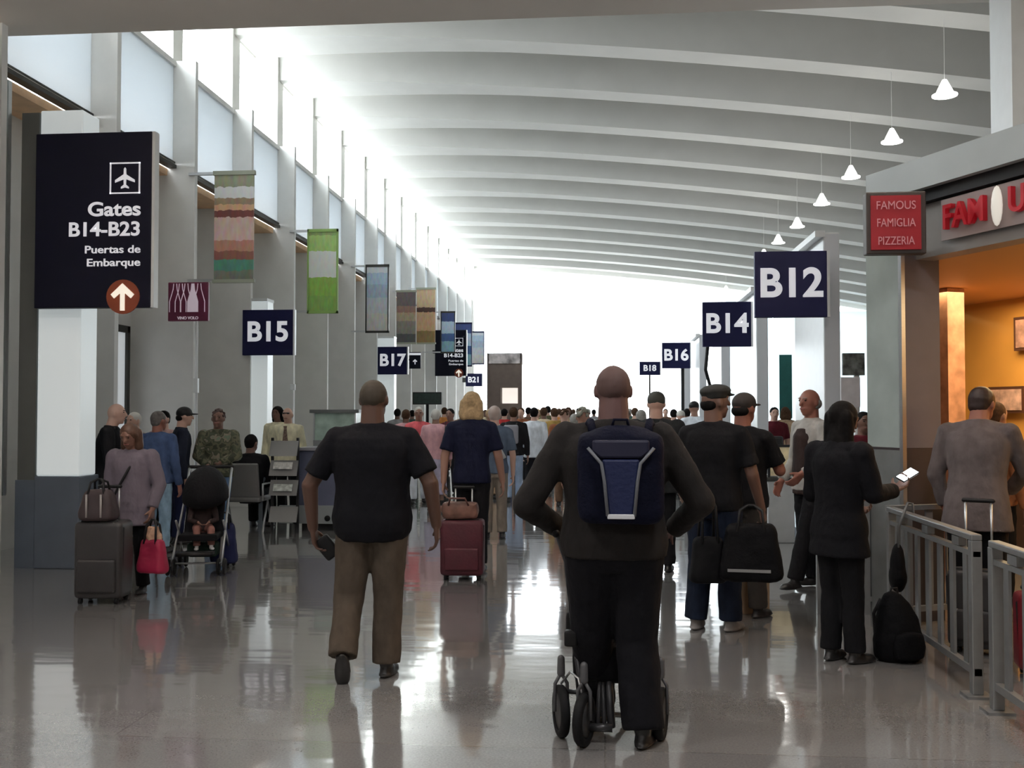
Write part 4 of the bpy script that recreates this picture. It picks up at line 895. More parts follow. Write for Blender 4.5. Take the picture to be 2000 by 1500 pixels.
# --- grey-haired man, woman with phone
VEST = C3('vest_dark_brown', .03, .018, .016)
m6, J6, H6 = person('grey-haired man facing left in a pale shirt and dark waistcoat', at(1582, 808, 9.55)[0], 9.55, R(115), 1.81, 1.0, lean=(0, -.01),
    pose=dict(kneeL=(-.05, .07, .28), ankL=(-.05, .13, .055), kneeR=(.05, .0, .27), ankR=(.05, -.05, .05), elL=(-.13, .02, .64), wrL=(-.10, .12, .58), elR=(.13, .0, .63), wrR=(.12, .09, .53)),
    top=C3('shirt_pale_grey', .42, .40, .37), sleeve='long', hem=.47, bottom=BLK, skin=SKINR, hair='fringe', hairm=HAIRG, hy=10, face=True, vx=.009)
m = MB()
for zz, a, b_ in ((.46, .110, .085), (.55, .110, .082), (.66, .106, .078), (.76, .100, .076)):
    pass
m.rings([[V(a * 1.98 * math.cos(q), b_ * 2.0 * math.sin(q) - .02, zz * 1.81) for q in [2 * math.pi * i / 20 for i in range(20)]] for zz, a, b_ in ((.47, .103, .083), (.55, .104, .082), (.66, .100, .080), (.76, .092, .080), (.80, .07, .065))])
finish(m.build('waistcoat', VEST, m6, True), .012, 2, .01)
m7, J7, H7 = person('long-haired woman dressed in black looking at a lit phone in her raised hand', at(1637, 808, 6.72)[0], 6.72, R(-52), 1.66, 1.02,
    pose=dict(elR=(.135, .03, .650), wrR=(.10, .20, .655), elL=(-.135, .01, .64), wrL=(-.05, .13, .60), kneeL=(-.045, .01, .275), ankL=(-.045, .0, .045), kneeR=(.045, .02, .275), ankR=(.045, .03, .045)),
    top=C3('black_coat', .004, .004, .006, .1), sleeve='coat', hem=.41, bottom=BLK, leg=1.0, skin=SKINB, hair='long', hairm=HAIRD, hy=-6, hp=14, vx=.0075, curl=(55, 50), face=True,
    hdir=(None, ((.1, 1, .45), (-.3, -.2, .9), (-1, .1, .2))))
wr = J7['wrR']; dirn = Matrix.Rotation(R(-52), 3, 'Z') @ V(.1, 1, .45).normalized()
pc = wr + dirn * .10 + V(0.02, 0, .055)
t = empty('mobile_phone', pc, 0, 'glowing white phone held up by the woman in black', 'phone'); t.rotation_euler = (R(-62), R(24), R(-52))
m = MB(); m.rbox(-.036, .036, -.005, .005, -.07, .07, .004); m.build('case', BLACKP, t)
m = MB(); m.box(-.033, .033, -.0065, -.005, -.065, .065); m.box(-.033, .033, .005, .0065, -.065, .065); m.build('screen', mat('phone_screen', (.9, .95, 1), .3, emit=(.85, .92, 1), estr=2.2), t)
# backpack on the floor and the bag on the rail
t = empty('floor_backpack', (1.88, 6.82, 0), R(20), 'black backpack standing on the floor by the barrier', 'backpack')
m = MB(); m.rings([[V(a * math.cos(q) + sx, b_ * math.sin(q), zz) for q in [2 * math.pi * i / 18 for i in range(18)]] for zz, a, b_, sx in ((0, .13, .10, 0), (.03, .165, .12, 0), (.14, .165, .125, 0), (.26, .14, .11, -.01), (.36, .10, .08, -.03), (.42, .055, .05, -.04), (.435, .02, .02, -.04))])
finish(m.build('body', BAGB, t, True), .012, 3, .02, .1)
m = MB(); m.rings([[V(a * math.cos(q), -.11 + .05 * math.sin(q), zz) for q in [2 * math.pi * i / 14 for i in range(14)]] for zz, a in ((.03, .10), (.10, .12), (.18, .10), (.2, .05))]); finish(m.build('front_pocket', BAGB, t, True), .012, 2)
m = MB(); m.tube([(-.06, 0, .42), (-.05, 0, .46), (-.01, 0, .46), (0, 0, .41)], .007, 8); m.build('grab_loop', BLACKP, t, True)
for sg in (-1, 1): m = MB(); m.tube([(sg * .05 - .03, .07, .38), (sg * .08 - .02, .12, .28), (sg * .08, .13, .12), (sg * .09, .11, .03)], .012, 8); m.build('shoulder_strap', BLACKP, t, True)
t = empty('hanging_bag', (1.99, 7.22, .36), R(80), 'small black drawstring bag hanging on the queue barrier', 'bag')
m = MB(); m.ell((0, .0, .17), (.085, .05, .17)); m.ell((0, .0, .11), (.10, .06, .11)); finish(m.build('body', BAGB, t, True), .011, 2, .012)
for sg in (-1, 1): m = MB(); m.tube([(sg * .04, 0, .26), (sg * .03, -.01, .45), (sg * .015, -.07, .615), (sg * .0, -.10, .61), (sg * .0, -.11, .50)], .007, 8); m.build('strap', mat('strap_grey', (.15, .15, .15), .6), t, True)

# --- in the shop
m8, J8, H8 = person('man in a loose grey shirt bending towards the pizza shop counter', at(1905, 808, 7.6)[0], 7.6, R(-32), 1.80, 1.14, lean=(.0, .045), hd=(0, .01, -.012),
    pose=dict(elL=(-.160, .03, .635), wrL=(-.135, .06, .50), elR=(.16, .10, .65), wrR=(.08, .20, .56)), top=C3('shirt_grey_taupe', .12, .10, .10), sleeve='long', hem=.42, bottom=BLK, leg=1.1, skin=SKINR, hair='short', hairm=mat('hair_dark_brown', (.03, .015, .012), .5), hy=-20, hp=10, vx=.0085)
m9, J9, H9 = person('woman in a teal top and black jacket at the right edge of the picture', 2.92, 6.75, R(-60), 1.62, 1.05, top=BLK, sleeve='long', hem=.60, bottom=C3('teal', .02, .17, .17), skirt=(.25, .02), skin=SKIN, hair='bob', hairm=HAIRD, vx=.010)
m10, _, _ = person('shop customer in an orange-brown top behind the man in the grey shirt', 3.25, 8.9, R(-60), 1.68, 1.0, top=C3('top_rust', .30, .12, .05), sleeve='long', bottom=BLK, skin=SKIN, hair='short', hairm=HAIRBR, vx=.012)
suitcase('suitcase', 2.45, 7.05, R(-30), .34, .22, .55, mat('case_black_fabric', (.02, .018, .018), .6), 'black wheeled case with raised handle tubes beside the man in the grey shirt', hext=.45)
suitcase('suitcase', 2.62, 6.45, R(-10), .30, .22, .50, mat('case_bright_red', (.16, .005, .012), .5), 'bright red suitcase seen through the gap between the barriers', hext=.02)

# --- left group
m11, J11, H11 = person('woman facing the camera in a mauve-grey coat with a crossbody strap', at(262, 808, 8.75)[0], 8.75, R(176), 1.50, 1.14, belly=.1, lean=(0, .01),
    pose=dict(elL=(-.165, .0, .635), wrL=(-.150, .05, .50), elR=(.150, .0, .64), wrR=(.165, .07, .57)), top=C3('coat_mauve_grey', .15, .128, .155, .12), sleeve='coat', hem=.40, bottom=BLK, skin=mat('skin_shadow_brown', (.20, .10, .07), .5), hair='bob', hairm=mat('hair_auburn', (.07, .03, .015), .5), hp=22, face=True, vx=.008, leg=.95)
m = MB(); m.tube([V(-.09, .04, 1.22), V(-.03, .135, 1.10), V(.06, .165, .92), V(.15, .13, .76), V(.19, .05, .66)], .011, 8); m.build('bag_strap', BLACKP, m11, True)
m = MB(); m.tube([V(-.09, .04, 1.22), V(-.06, -.09, 1.12), V(.10, -.14, .85), V(.19, -.04, .66)], .011, 8); m.build('bag_strap', BLACKP, m11, True)
m12, J12, H12 = person('bald man in a black jacket with his back to the white pylon', at(208, 808, 11.0)[0], 11.0, R(-75), 1.70, 1.12, lean=(0, .03), hd=(0, .01, 0), top=BLK, sleeve='coat', hem=.42, bottom=C3('trousers_dark_olive', .05, .05, .04), skin=SKINP, hair='bald', face=True, vx=.010,
    pose=dict(elR=(.14, .05, .64), wrR=(.10, .17, .60)))
m13, _, _ = person('small grey-haired person behind the woman in the mauve coat', at(264, 808, 12.3)[0], 12.3, R(160), 1.60, .95, top=C3('beige', .42, .36, .30), sleeve='long', bottom=BLK, skin=SKINP, hair='short', hairm=HAIRW, face=True, vx=.011)
m14, _, _ = person('grey-haired man in a blue denim jacket with his back turned', at(308, 808, 11.3)[0], 11.3, R(-8), 1.61, 1.10, top=C3('denim_jacket', .045, .075, .16, .25), sleeve='long', hem=.46, bottom=C3('pale_jeans', .25, .38, .50, .3), skin=SKINR, hair='short', hairm=mat('hair_salt_pepper', (.10, .09, .085), .6, var=.4, scale=40), hy=-25, vx=.010)
m15, J15, _ = person('person in a black cap and dark navy jacket right of the denim jacket', at(349, 808, 12.15)[0], 12.15, R(-60), 1.66, 1.08, lean=(0, .02), top=C3('jacket_dark_navy', .010, .013, .025), sleeve='coat', hem=.44, bottom=C3('trousers_navy', .012, .016, .05), skin=SKINP, hair='cap', hairm=BLACKP, face=True, vx=.010)
CAMO = camo_mat('camouflage_cloth', [(.03, .035, .02), (.10, .10, .06), (.05, .06, .035), (.20, .17, .13), (.13, .17, .12)], 9)
m16, J16, _ = person('woman with short curly dark hair facing the camera in a camouflage jacket and jeans', at(427, 808, 12.4)[0], 12.4, R(188), 1.63, 1.08, top=CAMO, sleeve='coat', hem=.46, bottom=JEAN, skin=SKINB, hair='curly', hairm=mat('hair_curly_dark', (.035, .015, .012), .6), face=True, vx=.009,
    pose=dict(elL=(-.15, .03, .65), wrL=(-.04, .11, .60), elR=(.15, .03, .65), wrR=(.05, .12, .575), kneeL=(-.05, .04, .275), ankL=(-.02, .05, .045), kneeR=(.05, .0, .275), ankR=(.06, .0, .045)))
m17, _, _ = person('person with a pale face half hidden between the denim jacket and the black cap', at(321, 808, 12.9)[0], 12.9, R(170), 1.62, .95, top=C3('dusty_pink', .45, .30, .28), sleeve='long', bottom=BLK, skin=SKINP, hair='short', hairm=HAIRD, face=True, vx=.012)
CASEG = mat('case_charcoal', (.026, .024, .025), .5, var=.2, scale=5)
suitcase('suitcase', at(206, 808, 8.3)[0], 8.30, R(4), .40, .28, .68, CASEG, 'large charcoal suitcase in front of the woman in the mauve coat', hext=.28)
t = bag('travel_bag', at(200, 808, 8.28)[0], 8.24, .692, R(4), .30, .20, .26, mat('bag_brown_black', (.035, .022, .024), .6, var=.2), 'dark travel bag stacked on the charcoal suitcase', hh=.08)
for sx in (-.06, .06): m = MB(); m.tube([(sx, -.105, .03), (sx, -.11, .22)], .009, 8); m.build('pale_strap', mat('strap_pale', (.35, .33, .32), .5), t, True)
wr = J11['wrL']
t = bag('tote_bag', wr.x + .03, wr.y - .05, .20, R(-10), .26, .14, .30, mat('bag_crimson', (.30, .008, .045), .6, var=.25, scale=5), 'crimson tote bag with tan paper inside, held by the woman in the mauve coat', hh=.16)
m = MB(); m.rings([[V(a * math.cos(q) - .0, b_ * math.sin(q), zz) for q in [2 * math.pi * i / 12 for i in range(12)]] for zz, a, b_ in ((.22, .09, .04), (.32, .08, .045), (.40, .04, .03))]); finish(m.build('paper_filling', mat('tan_tissue', (.50, .30, .2), .8, var=.3, scale=12), t, True), .01, 1, .03, .04)

# stroller with a child
so = empty('stroller', (at(396, 808, 10)[0], 10.0, 0), R(12), 'black stroller with a dark hood and a child inside', 'stroller')
STF = mat('stroller_frame_silver', (.40, .41, .42), .35, .7)
for sx in (-.24, .24):
    for sy in (-.28, .32):
        for q in (-.03, .03):
            m = MB(); rs = []
            for (o_, rr) in ((-.010, .55), (-.012, .9), (0, 1.0), (.012, .9), (.010, .55)): rs.append([V(sx + q + o_, sy + math.cos(a) * .085 * rr, .085 + math.sin(a) * .085 * rr) for a in [2 * math.pi * i / 18 for i in range(18)]])
            m.rings(rs); m.build('wheel', BLACK, so, True)
for sx in (-.24, .24):
    m = MB(); m.tube([(sx, -.28, .09), (sx * .95, .0, .40), (sx * .9, .30, .75), (sx * .9, .50, 1.02)], .012, 8); m.build('frame_tube', STF, so, True)
    m = MB(); m.tube([(sx, .32, .09), (sx * .95, .05, .38), (sx * .95, -.12, .52)], .012, 8); m.build('frame_tube', STF, so, True)
m = MB(); m.cap((-.22, .50, 1.02), (.22, .50, 1.02), .018); m.build('push_bar', BLACK, so, True)
m = MB(); m.tube([(-.24, -.28, .12), (.24, -.28, .12)], .010, 8); m.build('axle', STF, so, True)
m = MB(); m.obox((0, -.04, .36), (.19, .20, .03)); m.obox((0, .20, .58), (.19, .03, .26), Matrix.Rotation(R(-28), 3, 'X')); finish(m.build('seat', BLK, so, True), .015, 2)
m = MB(); m.obox((0, -.33, .22), (.17, .09, .015)); m.build('footrest', BLACKP, so, True)
m = MB(); rs = []
for i in range(7):
    a = R(-15 + i * 24); c_ = V(0, .22, .72)
    rs.append([c_ + V(.23 * math.cos(q), -math.cos(a) * (.33 if q < 9 else .3) * math.sin(q) * 1.0, math.sin(a) * .33 * math.sin(q)) for q in [math.pi * j / 10 for j in range(11)]])
for r_ in rs: pass
m.rings([r_ + [V(p.x * .94, p.y * .94 + .013, p.z * .96 + .02) for p in r_[::-1]] for r_ in rs]); m.build('hood', BLK, so, True)
m = MB(); m.rbox(-.15, .15, .0, .25, .14, .28, .04); m.build('under_basket', C3('dark_green', .02, .04, .03), so, True)
cx = V(at(396, 808, 10)[0], 10.0, 0) + Matrix.Rotation(R(12), 3, 'Z') @ V(0, .06, 0)
person('small child sitting inside the black stroller', cx.x, cx.y, R(205), .86, 1.1, drop=.03, lean=(0, -.06), top=C3('child_dark_top', .03, .02, .02), sleeve='long', bottom=C3('child_pink_brown', .25, .12, .10), skin=SKIN, hair='short', hairm=HAIRBR, face=True, z=0, vx=.008,
       pose=dict(hipL=(-.06, -.02, .50), hipR=(.06, -.02, .50), kneeL=(-.08, .20, .50), kneeR=(.08, .20, .50), ankL=(-.08, .26, .32), ankR=(.08, .26, .32), elL=(-.15, .08, .60), elR=(.15, .08, .60), wrL=(-.06, .17, .58), wrR=(.06, .17, .58)), hk=1.35, shoe=SHOEW)
t = bag('diaper_bag', at(440, 808, 10.3)[0], 10.3, .04, R(10), .26, .18, .42, C3('bag_navy', .014, .018, .06), 'navy bag standing beside the stroller wheels', hh=.1)
m = MB(); m.tube([(-.02, -.11, .04), (-.0, -.11, .34)], .012, 8); m.build('pale_strap', mat('strap_pale', (.35, .33, .32), .5), t, True)

# --- waiting seats, seated person, counters
def seat(x, y, rz, label):
    t = empty('waiting_seat', (x, y, 0), rz, label, 'chair')
    g = mat('seat_grey_vinyl', (.16, .16, .16), .5)
    m = MB(); m.rbox(-.25, .25, -.25, .25, .40, .47, .03); m.build('seat', g, t, True)
    m = MB(); m.rings([[(-.25, -.25 + q, z_), (.25, -.25 + q, z_), (.25, -.20 + q, z_), (-.25, -.20 + q, z_)] for z_, q in ((.46, .0), (.92, -.08))]); bevel(m.build('backrest', g, t), .02)
    for sx in (-.28, .28):
        m = MB(); m.tube([(sx, -.2, .42), (sx, -.2, .64), (sx, .16, .64), (sx, .18, .42)], .014, 8); m.build('armrest', ALU, t, True)
        m = MB(); m.tube([(sx, .2, .0), (sx, 0, .40), (sx, -.2, .0)], .016, 8); m.build('leg', ALU, t, True)
    return t
seat(-4.82, 13.55, 0, 'grey waiting seat with its back to the camera, left of the display rack')
person('seated person in black seen from behind in front of the B15 pylon', -4.80, 13.60, 0, 1.72, 1.05, drop=.245, top=BLK, sleeve='long', bottom=BLK, skin=SKINB, hair='short', hairm=HAIRD, vx=.011, hy=-20,
       pose=dict(hipL=(-.05, -.02, .275), hipR=(.05, -.02, .275), kneeL=(-.06, .24, .285), kneeR=(.06, .24, .285), ankL=(-.06, .25, .046), ankR=(.06, .25, .046), elL=(-.14, .06, .40), elR=(.14, .06, .40), wrL=(-.07, .18, .34), wrR=(.07, .18, .34)))
t = empty('display_rack', (-4.18, 13.25, 0), 0, 'grey three-tier display rack left of the blue-grey counter', 'rack')
GR = mat('rack_grey', (.20, .20, .20), .5)
xa = at(527, 860, 13.25)[0] + 4.18; xb = at(581, 860, 13.25)[0] + 4.18
for z_ in (.15, .50, .76, 1.02):
    m = MB(); m.rings([[(xa, 0 + q, z_ + dz), (xb, 0 + q, z_ + dz), (xb, .02 + q, z_ + dz), (xa, .02 + q, z_ + dz)] for q, dz in ((-.04, 0), (.05, .20))]); m.build('tray', GR, t)
for xx in (xa, xb - .03): m = MB(); m.box(xx, xx + .03, .05, .09, .0, 1.26); m.build('upright', BLACKP, t)
for z_, c_ in ((.56, (.45, .48, .45)), (.85, (.5, .5, .48))):
    m = MB(); m.rings([[(xa + .06, -.02 + q, z_ + dz), (xb - .06, -.02 + q, z_ + dz), (xb - .06, -.01 + q, z_ + dz), (xa + .06, -.01 + q, z_ + dz)] for q, dz in ((-.03, 0), (.01, .09))]); m.build('leaflet', mat('leaflet_%d' % int(z_ * 100), c_, .6, var=.4, scale=20), t)
xa = at(583, 900, 13.6)[0]; xb = at(668, 900, 13.6)[0]
t = empty('gate_counter', ((xa + xb) / 2, 13.6, 0), 0, 'blue-grey gate counter half hidden behind the man in the black shirt', 'counter'); a = (xb - xa) / 2
m = MB(); m.rbox(-a, a, 0, .7, .10, 1.08, .02); m.build('body', mat('counter_slate_blue', (.075, .085, .14), .45, var=.15, scale=3), t, True)
m = MB(); m.box(-a - .03, a + .03, -.03, .73, 1.08, 1.12); m.build('worktop', mat('counter_worktop', (.25, .25, .28), .3), t)
m = MB(); m.box(-a + .04, a - .04, .04, .66, 0, .11); m.build('plinth', BLACKP, t)
m = MB(); m.box(-a - .25, a, -.06, .0, .10, .34); m.build('kick_rail', mat('kick_rail_grey', (.22, .24, .25), .4), t)
for q in (-.32, -.10, .12): m = MB(); m.tube([(q, -.07, .16 + q * .1), (q, -.05, .16 + q * .1)], .04, 14); m.build('castor', BLACK, t, True)
xa, zt = at(612, 800, 15.0); xb, zb = at(695, 860, 15.0)
t = empty('display_case', ((xa + xb) / 2, 15.0, 0), 0, 'glazed green-tinted display case with dark top left of the man in black', 'display case'); a = (xb - xa) / 2
m = MB(); m.box(-a, a, 0, .5, 0, zb); m.build('cabinet', mat('case_grey', (.2, .21, .22), .5), t)
m = MB(); m.box(-a + .02, a - .02, .02, .48, zb, zt - .04); m.build('glass_box', mat('case_glass_green', (.38, .5, .44), .15, var=.3, scale=5), t)
m = MB(); m.box(-a - .05, a + .05, -.03, .53, zt - .05, zt); m.build('top', mat('case_top_grey', (.12, .13, .13), .4), t)
for xx in (-a, a - .02): m = MB(); m.box(xx, xx + .02, -.005, .02, zb, zt - .04); m.build('corner_post', ALU, t)
CREAM = C3('cream_shirt', .75, .70, .50)
m18, J18, H18 = person('bespectacled agent in a cream shirt and striped tie behind the gate counter', at(563, 800, 15.6)[0], 15.6, R(178), 1.68, 1.05, top=CREAM, sleeve='long', bottom=BLK, skin=SKINP, hair='fringe', hairm=HAIRG, face=True, vx=.011)
m = MB(); m.rings([[(-q, .125, z_), (q, .125, z_), (q, .14, z_), (-q, .14, z_)] for z_, q in ((1.0, .035), (1.12, .045), (1.35, .02), (1.39, .028))]); m.build('tie', mat('tie_brown_stripe', (.18, .12, .09), .6, var=.6, scale=30), m18)
m = MB(); m.tube([(-.06, .11, 1.586), (0, .125, 1.59), (.06, .11, 1.586)], .008, 6); m.build('glasses', BLACKP, m18, True)
person('dark-haired woman just behind the agent in the cream shirt', at(543, 800, 16.2)[0], 16.2, R(170), 1.70, .98, top=CREAM, sleeve='long', bottom=BLK, skin=SKINB, hair='bob', hairm=HAIRD, face=True)
# beige-grey person with a white-striped bag just beyond the blond woman, man ahead right
m19, _, _ = person('person in grey clothes with a pale slanting bag strap beyond the blond woman', at(966, 808, 13)[0], 13.0, R(10), 1.68, .98, top=C3('slate_blue_top', .08, .11, .16), sleeve='short', bottom=C3('taupe_trousers', .20, .17, .14), skin=SKINP, hair='short', hairm=mat('hair_pale_pinkish', (.45, .36, .32), .6), vx=.012)
m = MB(); m.tube([V(-.12, -.13, 1.42), V(.02, -.15, 1.2), V(.12, -.13, 1.02)], .022, 8); m.build('bag_strap', SHOEW, m19, True)
m20, J20, H20 = person('tall man in a dark jacket and square cap walking ahead of the backpacker', at(1282, 808, 10.4)[0], 10.4, R(-3), 1.80, 1.12, top=C3('jacket_blackish_green', .02, .022, .024), sleeve='coat', hem=.44, bottom=BLK, skin=SKINP, hair='beanie', hairm=mat('cap_olive_black', (.04, .042, .035), .8), vx=.010)
t = empty('grey_backpack', (at(1268, 808, 10.2)[0], 10.2, 1.02), 0, 'dark grey backpack on the tall man ahead', 'backpack')
m = MB(); m.rbox(-.16, .16, -.10, .06, 0, .45, .06); finish(m.build('body', CHAR, t, True), .013, 3, .01)
for sg in (-1, 1): m = MB(); m.tube([(sg * .11, .0, .42), (sg * .12, .10, .48), (sg * .13, .17, .46)], .018, 8); m.build('shoulder_strap', CHAR, t, True)
person('grey curly-haired person in a dark coat just left of the backpacker', at(1138, 808, 12.6)[0], 12.6, 0, 1.65, 1.10, top=C3('coat_plum_black', .035, .025, .03), sleeve='coat', hem=.42, bottom=BLK, skin=SKIN, hair='curly', hairm=mat('hair_curly_grey', (.22, .22, .18), .6), vx=.010)

# --- crowd further down the concourse: (pixel x, distance, height, heading, top, trousers, hair style, hair colour, label, extras)
TC = dict(coral=(.75, .14, .16), pink=(.62, .35, .38), lav=(.42, .38, .50), white=(.72, .76, .82), skyblue=(.35, .45, .62), rust=(.25, .09, .04), brown=(.14, .08, .05), ochre=(.38, .24, .07), cream=(.72, .60, .42), maroon=(.10, .012, .02), grey=(.25, .25, .26), black=(.015, .015, .018), green=(.06, .12, .10), tan=(.40, .28, .18), dkblue=(.02, .035, .09), orange=(.55, .22, .06), red=(.42, .03, .03), pale=(.6, .62, .62), olive=(.12, .12, .06), teal=(.05, .2, .22), peach=(.68, .42, .30))
def tc(n): return C3('crowd_' + n, *TC[n])
crowd = [
 (793, 18.6, 1.66, 10, 'pink', 'brown', 'short', HAIRBR, 'person in a pale pink top left of the coral blouse', {}),
 (818, 17.9, 1.70, 185, 'coral', 'white', 'short', HAIRW, 'white-haired person in a bright coral blouse', dict(sleeve='short')),
 (851, 17.0, 1.66, 5, 'pink', 'lav', 'short', HAIRW, 'white-haired woman in a pink top and long lavender patterned skirt', dict(skirt=(.14, .02), sleeve='long')),
 (880, 19.5, 1.68, 170, 'maroon', 'black', 'short', HAIRD, 'dark-haired person in maroon beside the lavender skirt', {}),
 (957, 19.0, 1.67, 20, 'peach', 'tan', 'short', HAIRBL, 'fair-haired person in a peach top seen past the blond woman shoulder', {}),
 (1003, 18.3, 1.70, 8, 'black', 'skyblue', 'short', HAIRBR, 'man in a black jacket and light blue jeans with a grey pack', dict(sleeve='long')),
 (1043, 19.4, 1.70, 0, 'white', 'black', 'short', HAIRD, 'person in a white shirt hanging out over black trousers', dict(sleeve='long', hem=.44)),
 (1062, 22.0, 1.72, 0, 'cream', 'tan', 'short', HAIRBR, 'person in a cream shirt right behind the white shirt', {}),
 (1083, 20.5, 1.70, 15, 'ochre', 'rust', 'short', HAIRBR, 'person in an ochre top within the brown-clad group', {}),
 (1102, 17.5, 1.66, 0, 'rust', 'brown', 'curly', HAIRBR, 'curly brown-haired person in a rust-coloured coat', dict(sleeve='coat', hem=.40)),
 (1122, 16.0, 1.58, 0, 'brown', 'black', 'short', HAIRG, 'short grey-haired person in brown beside the rust coat', dict(sleeve='long')),
 (1018, 23.5, 1.72, 180, 'rust', 'black', 'short', HAIRBR, 'person in dark rust under the lit squares of the brown kiosk', {}),
 (985, 24.5, 1.70, 0, 'red', 'dkblue', 'short', HAIRD, 'person in a red top left of the black-jacketed man', {}),
 (938, 24.0, 1.66, 0, 'grey', 'black', 'short', HAIRG, 'person in plain grey right of the blond hair', {}),
 (902, 26.0, 1.70, 180, 'tan', 'black', 'short', HAIRBR, 'distant person in tan left of the blond hair', {}),
 (868, 27.0, 1.75, 0, 'orange', 'black', 'short', HAIRBR, 'distant person in orange above the lavender skirt', {}),
 (805, 27.5, 1.68, 0, 'green', 'black', 'short', HAIRD, 'distant person in dark green beneath the dark screen', {}),
 (1032, 28.0, 1.76, 0, 'brown', 'black', 'short', HAIRD, 'distant tall dark-haired person in brown at the kiosk edge', {}),
 (1050, 30.0, 1.72, 180, 'peach', 'dkblue', 'bob', HAIRBL, 'distant blond person in peach', {}),
 (1070, 29.0, 1.80, 0, 'olive', 'black', 'short', HAIRD, 'distant tall person in olive standing above the crowd', {}),
 (1092, 31.0, 1.74, 0, 'orange', 'brown', 'short', HAIRBR, 'distant person in orange between ochre and rust', {}),
 (1110, 27.0, 1.75, 180, 'tan', 'black', 'bob', HAIRBR, 'distant long-haired person in tan', {}),
 (1130, 33.0, 1.76, 0, 'skyblue', 'black', 'short', HAIRD, 'distant person in sky blue left of the backpacker', {}),
 (1148, 30.0, 1.72, 0, 'pale', 'black', 'cap', HAIRW, 'distant person in pale clothes and a white cap', {}),
 (1222, 20.0, 1.66, 0, 'black', 'black', 'short', HAIRD, 'dark-haired person in black right behind the backpacker head', {}),
 (1240, 24.0, 1.72, 0, 'olive', 'black', 'short', HAIRBR, 'distant brown-haired person in olive left of the tall man', {}),
 (1252, 15.5, 1.64, -5, 'grey', 'black', 'short', HAIRG, 'grey-haired person in grey hidden left of the tall man', dict(sleeve='long')),
 (1316, 22.5, 1.68, 0, 'teal', 'black', 'short', HAIRD, 'distant person in teal right of the tall man', {}),
 (1330, 20.0, 1.64, 0, 'pale', 'grey', 'cap', HAIRW, 'person in a white cap and pale top right of the tall man', {}),
 (1342, 24.0, 1.70, 0, 'dkblue', 'black', 'short', HAIRD, 'distant person in dark blue left of the man in the flat cap', {}),
 (1356, 18.5, 1.80, 10, 'white', 'grey', 'cap', BLACKP, 'person in white with a dark cap next to the man in the flat cap', dict(sleeve='long')),
 (1512, 19.0, 1.70, 180, 'maroon', 'black', 'short', HAIRD, 'dark-haired person in maroon behind the gate podium', {}),
 (1534, 22.0, 1.72, 0, 'tan', 'black', 'bob', HAIRBR, 'person in tan behind the gate podium, beside the teal banner', {}),
 (1686, 10.6, 1.60, 180, 'maroon', 'black', 'short', HAIRD, 'person in maroon glimpsed between the phone and the pillar', dict(sleeve='long')),
 (776, 24.0, 1.70, 0, 'grey', 'dkblue', 'short', HAIRD, 'distant dark-haired person in grey beside the left wall', {}),
 (918, 33.0, 1.75, 0, 'dkblue', 'black', 'bob', HAIRBR, 'distant brown-haired person in dark blue', {}),
 (948, 36.0, 1.72, 180, 'cream', 'black', 'short', HAIRBR, 'very distant person in cream below the brown kiosk', {}),
 (974, 35.0, 1.78, 0, 'green', 'black', 'short', HAIRD, 'very distant person in green below the brown kiosk', {}),
 (1004, 38.0, 1.74, 0, 'tan', 'brown', 'short', HAIRG, 'very distant grey-haired person in tan', {}),
 (1080, 38.0, 1.70, 180, 'red', 'black', 'short', HAIRBR, 'very distant person in red in the middle of the concourse', {}),
 (1120, 40.0, 1.76, 0, 'maroon', 'black', 'short', HAIRBR, 'very distant person in maroon at the end window', {}),
 (1160, 38.0, 1.74, 0, 'grey', 'black', 'short', HAIRD, 'very distant dark-haired person in grey at the end window', {}),
 (1300, 34.0, 1.74, 180, 'brown', 'black', 'short', HAIRBR, 'very distant person in brown near the B16 pole', {}),
 (1230, 36.0, 1.76, 0, 'green', 'black', 'short', HAIRG, 'very distant person in green right of the backpacker', {}),
]
rn = random.Random(5)
for (px_, Y, h_, rz, tp, bt, hs, hmm, lab, kw) in crowd:
    st_ = rn.choice([-1, 1]); g_ = rn.uniform(.02, .07) * st_
    ps = dict(kneeL=(-.055, .02 + g_ * .5, .275), ankL=(-.055, g_, .047), kneeR=(.055, .02 - g_ * .5, .275), ankR=(.055, -g_, .047),
              elL=(-.142, -.01 - g_ * .3, .63), wrL=(-.15, .02 - g_ * .8, .48), elR=(.142, -.01 + g_ * .3, .63), wrR=(.15, .03 + g_ * .8, .48))
    a_ = dict(top=tc(tp), bottom=tc(bt), hair=hs, hairm=hmm, skin=rn.choice([SKIN, SKINP, SKINB]), pose=ps, w=rn.uniform(.95, 1.1), shoe=SHOEB, face=(rz > 90 and Y < 22)); a_.update(kw)
    person(lab, at(px_, 808, Y)[0], Y, R(rz + rn.uniform(-8, 8)), h_, **a_)
t = empty('small_pack', (at(998, 808, 18.1)[0], 18.12, 1.05), 0, 'small grey pack on the man in light blue jeans', 'backpack')
m = MB(); m.rbox(-.13, .13, -.07, .05, 0, .33, .04); m.build('body', mat('pack_grey', (.28, .28, .32), .6), t, True)
for sg in (-1, 1): m = MB(); m.tube([(sg * .09, 0, .30), (sg * .1, .08, .36), (sg * .1, .15, .34)], .015, 8); m.build('shoulder_strap', BLACKP, t, True)
t = empty('shoulder_bag', (at(876, 808, 16.8)[0], 16.8, .95), 0, 'small black shoulder bag at the side of the woman in the lavender skirt', 'bag')
m = MB(); m.rbox(-.08, .08, -.05, .05, 0, .28, .03); m.build('body', BLACKP, t, True)
m = MB(); m.tube([(-.06, 0, .27), (-.05, 0, .5), (.05, 0, .5), (.06, 0, .27)], .008, 6); m.build('strap', BLACKP, t, True)

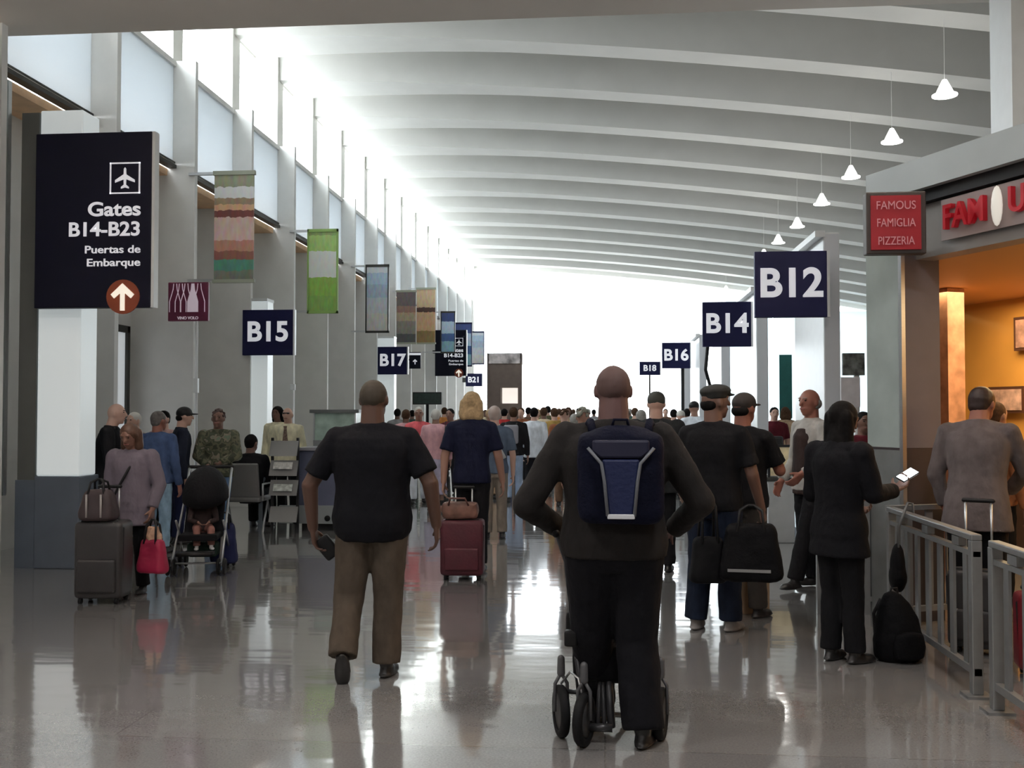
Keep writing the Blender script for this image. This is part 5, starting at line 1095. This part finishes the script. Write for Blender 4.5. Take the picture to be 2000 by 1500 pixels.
# brown tower kiosk and dark screen
x0, z1 = at(955, 690, 26); x1, _ = at(1016, 690, 26); a = (x1 - x0) / 2
t = empty('tower_kiosk', ((x0 + x1) / 2, 26, 0), 0, 'brown tower kiosk with lit openings and a pale picture band on top', 'kiosk')
KB = mat('kiosk_brown', (.17, .13, .11), .6, var=.1)
zw0 = at(980, 788, 26)[1]; zw1 = at(980, 757, 26)[1]; zb0 = at(980, 710, 26)[1]
m = MB(); m.box(-a, a, 0, .5, 0, zw0); m.box(-a, a, 0, .5, zw1, zb0); m.box(-a, -a + .3, 0, .5, zw0, zw1); m.box(a - .06, a, 0, .5, zw0, zw1); m.build('body', KB, t)
m = MB(); m.box(-a - .02, a + .02, -.02, .52, zb0, z1); m.build('picture_band', mat('kiosk_picture', (.6, .55, .55), .6, var=.6, scale=5), t)
m = MB(); m.box(-a + .3, a - .06, .42, .45, zw0, zw1); m.build('lit_opening', mat('kiosk_light', (1, .95, .88), .4, emit=(1, .93, .85), estr=.9), t)
m = MB(); m.box(a, a + .05, -.02, .03, 0, z1); m.box(-a - .05, -a, -.02, .03, 0, z1); m.build('edge_post', KB, t)
x0, z1 = at(806, 766, 21); x1, z0 = at(862, 790, 21); a = (x1 - x0) / 2
t = empty('flight_screen', ((x0 + x1) / 2, 21, 0), 0, 'dark green-black information screen above the white-haired people', 'screen')
m = MB(); m.box(-a, a, 0, .12, z0, z1); m.build('casing', BLACKP, t)
m = MB(); m.box(-a + .02, a - .02, -.006, 0, z0 + .02, z1 - .02); m.build('display', mat('screen_dark_green', (.012, .03, .026), .3, var=.5, scale=20), t)
m = MB(); m.tube([(0, .06, 0), (0, .06, z0)], .03, 10); m.build('post', BLACKP, t)

# lettering curves become meshes so every sign part is real geometry
bpy.context.view_layer.update(); dg = bpy.context.evaluated_depsgraph_get()
for o in [o for o in bpy.data.objects if o.type == 'FONT']:
    me = bpy.data.meshes.new_from_object(o.evaluated_get(dg)); n = bpy.data.objects.new('lettering', me); C.objects.link(n)
    n.parent = o.parent; n.location = o.location; n.rotation_euler = o.rotation_euler; n.scale = o.scale
    bpy.data.objects.remove(o)
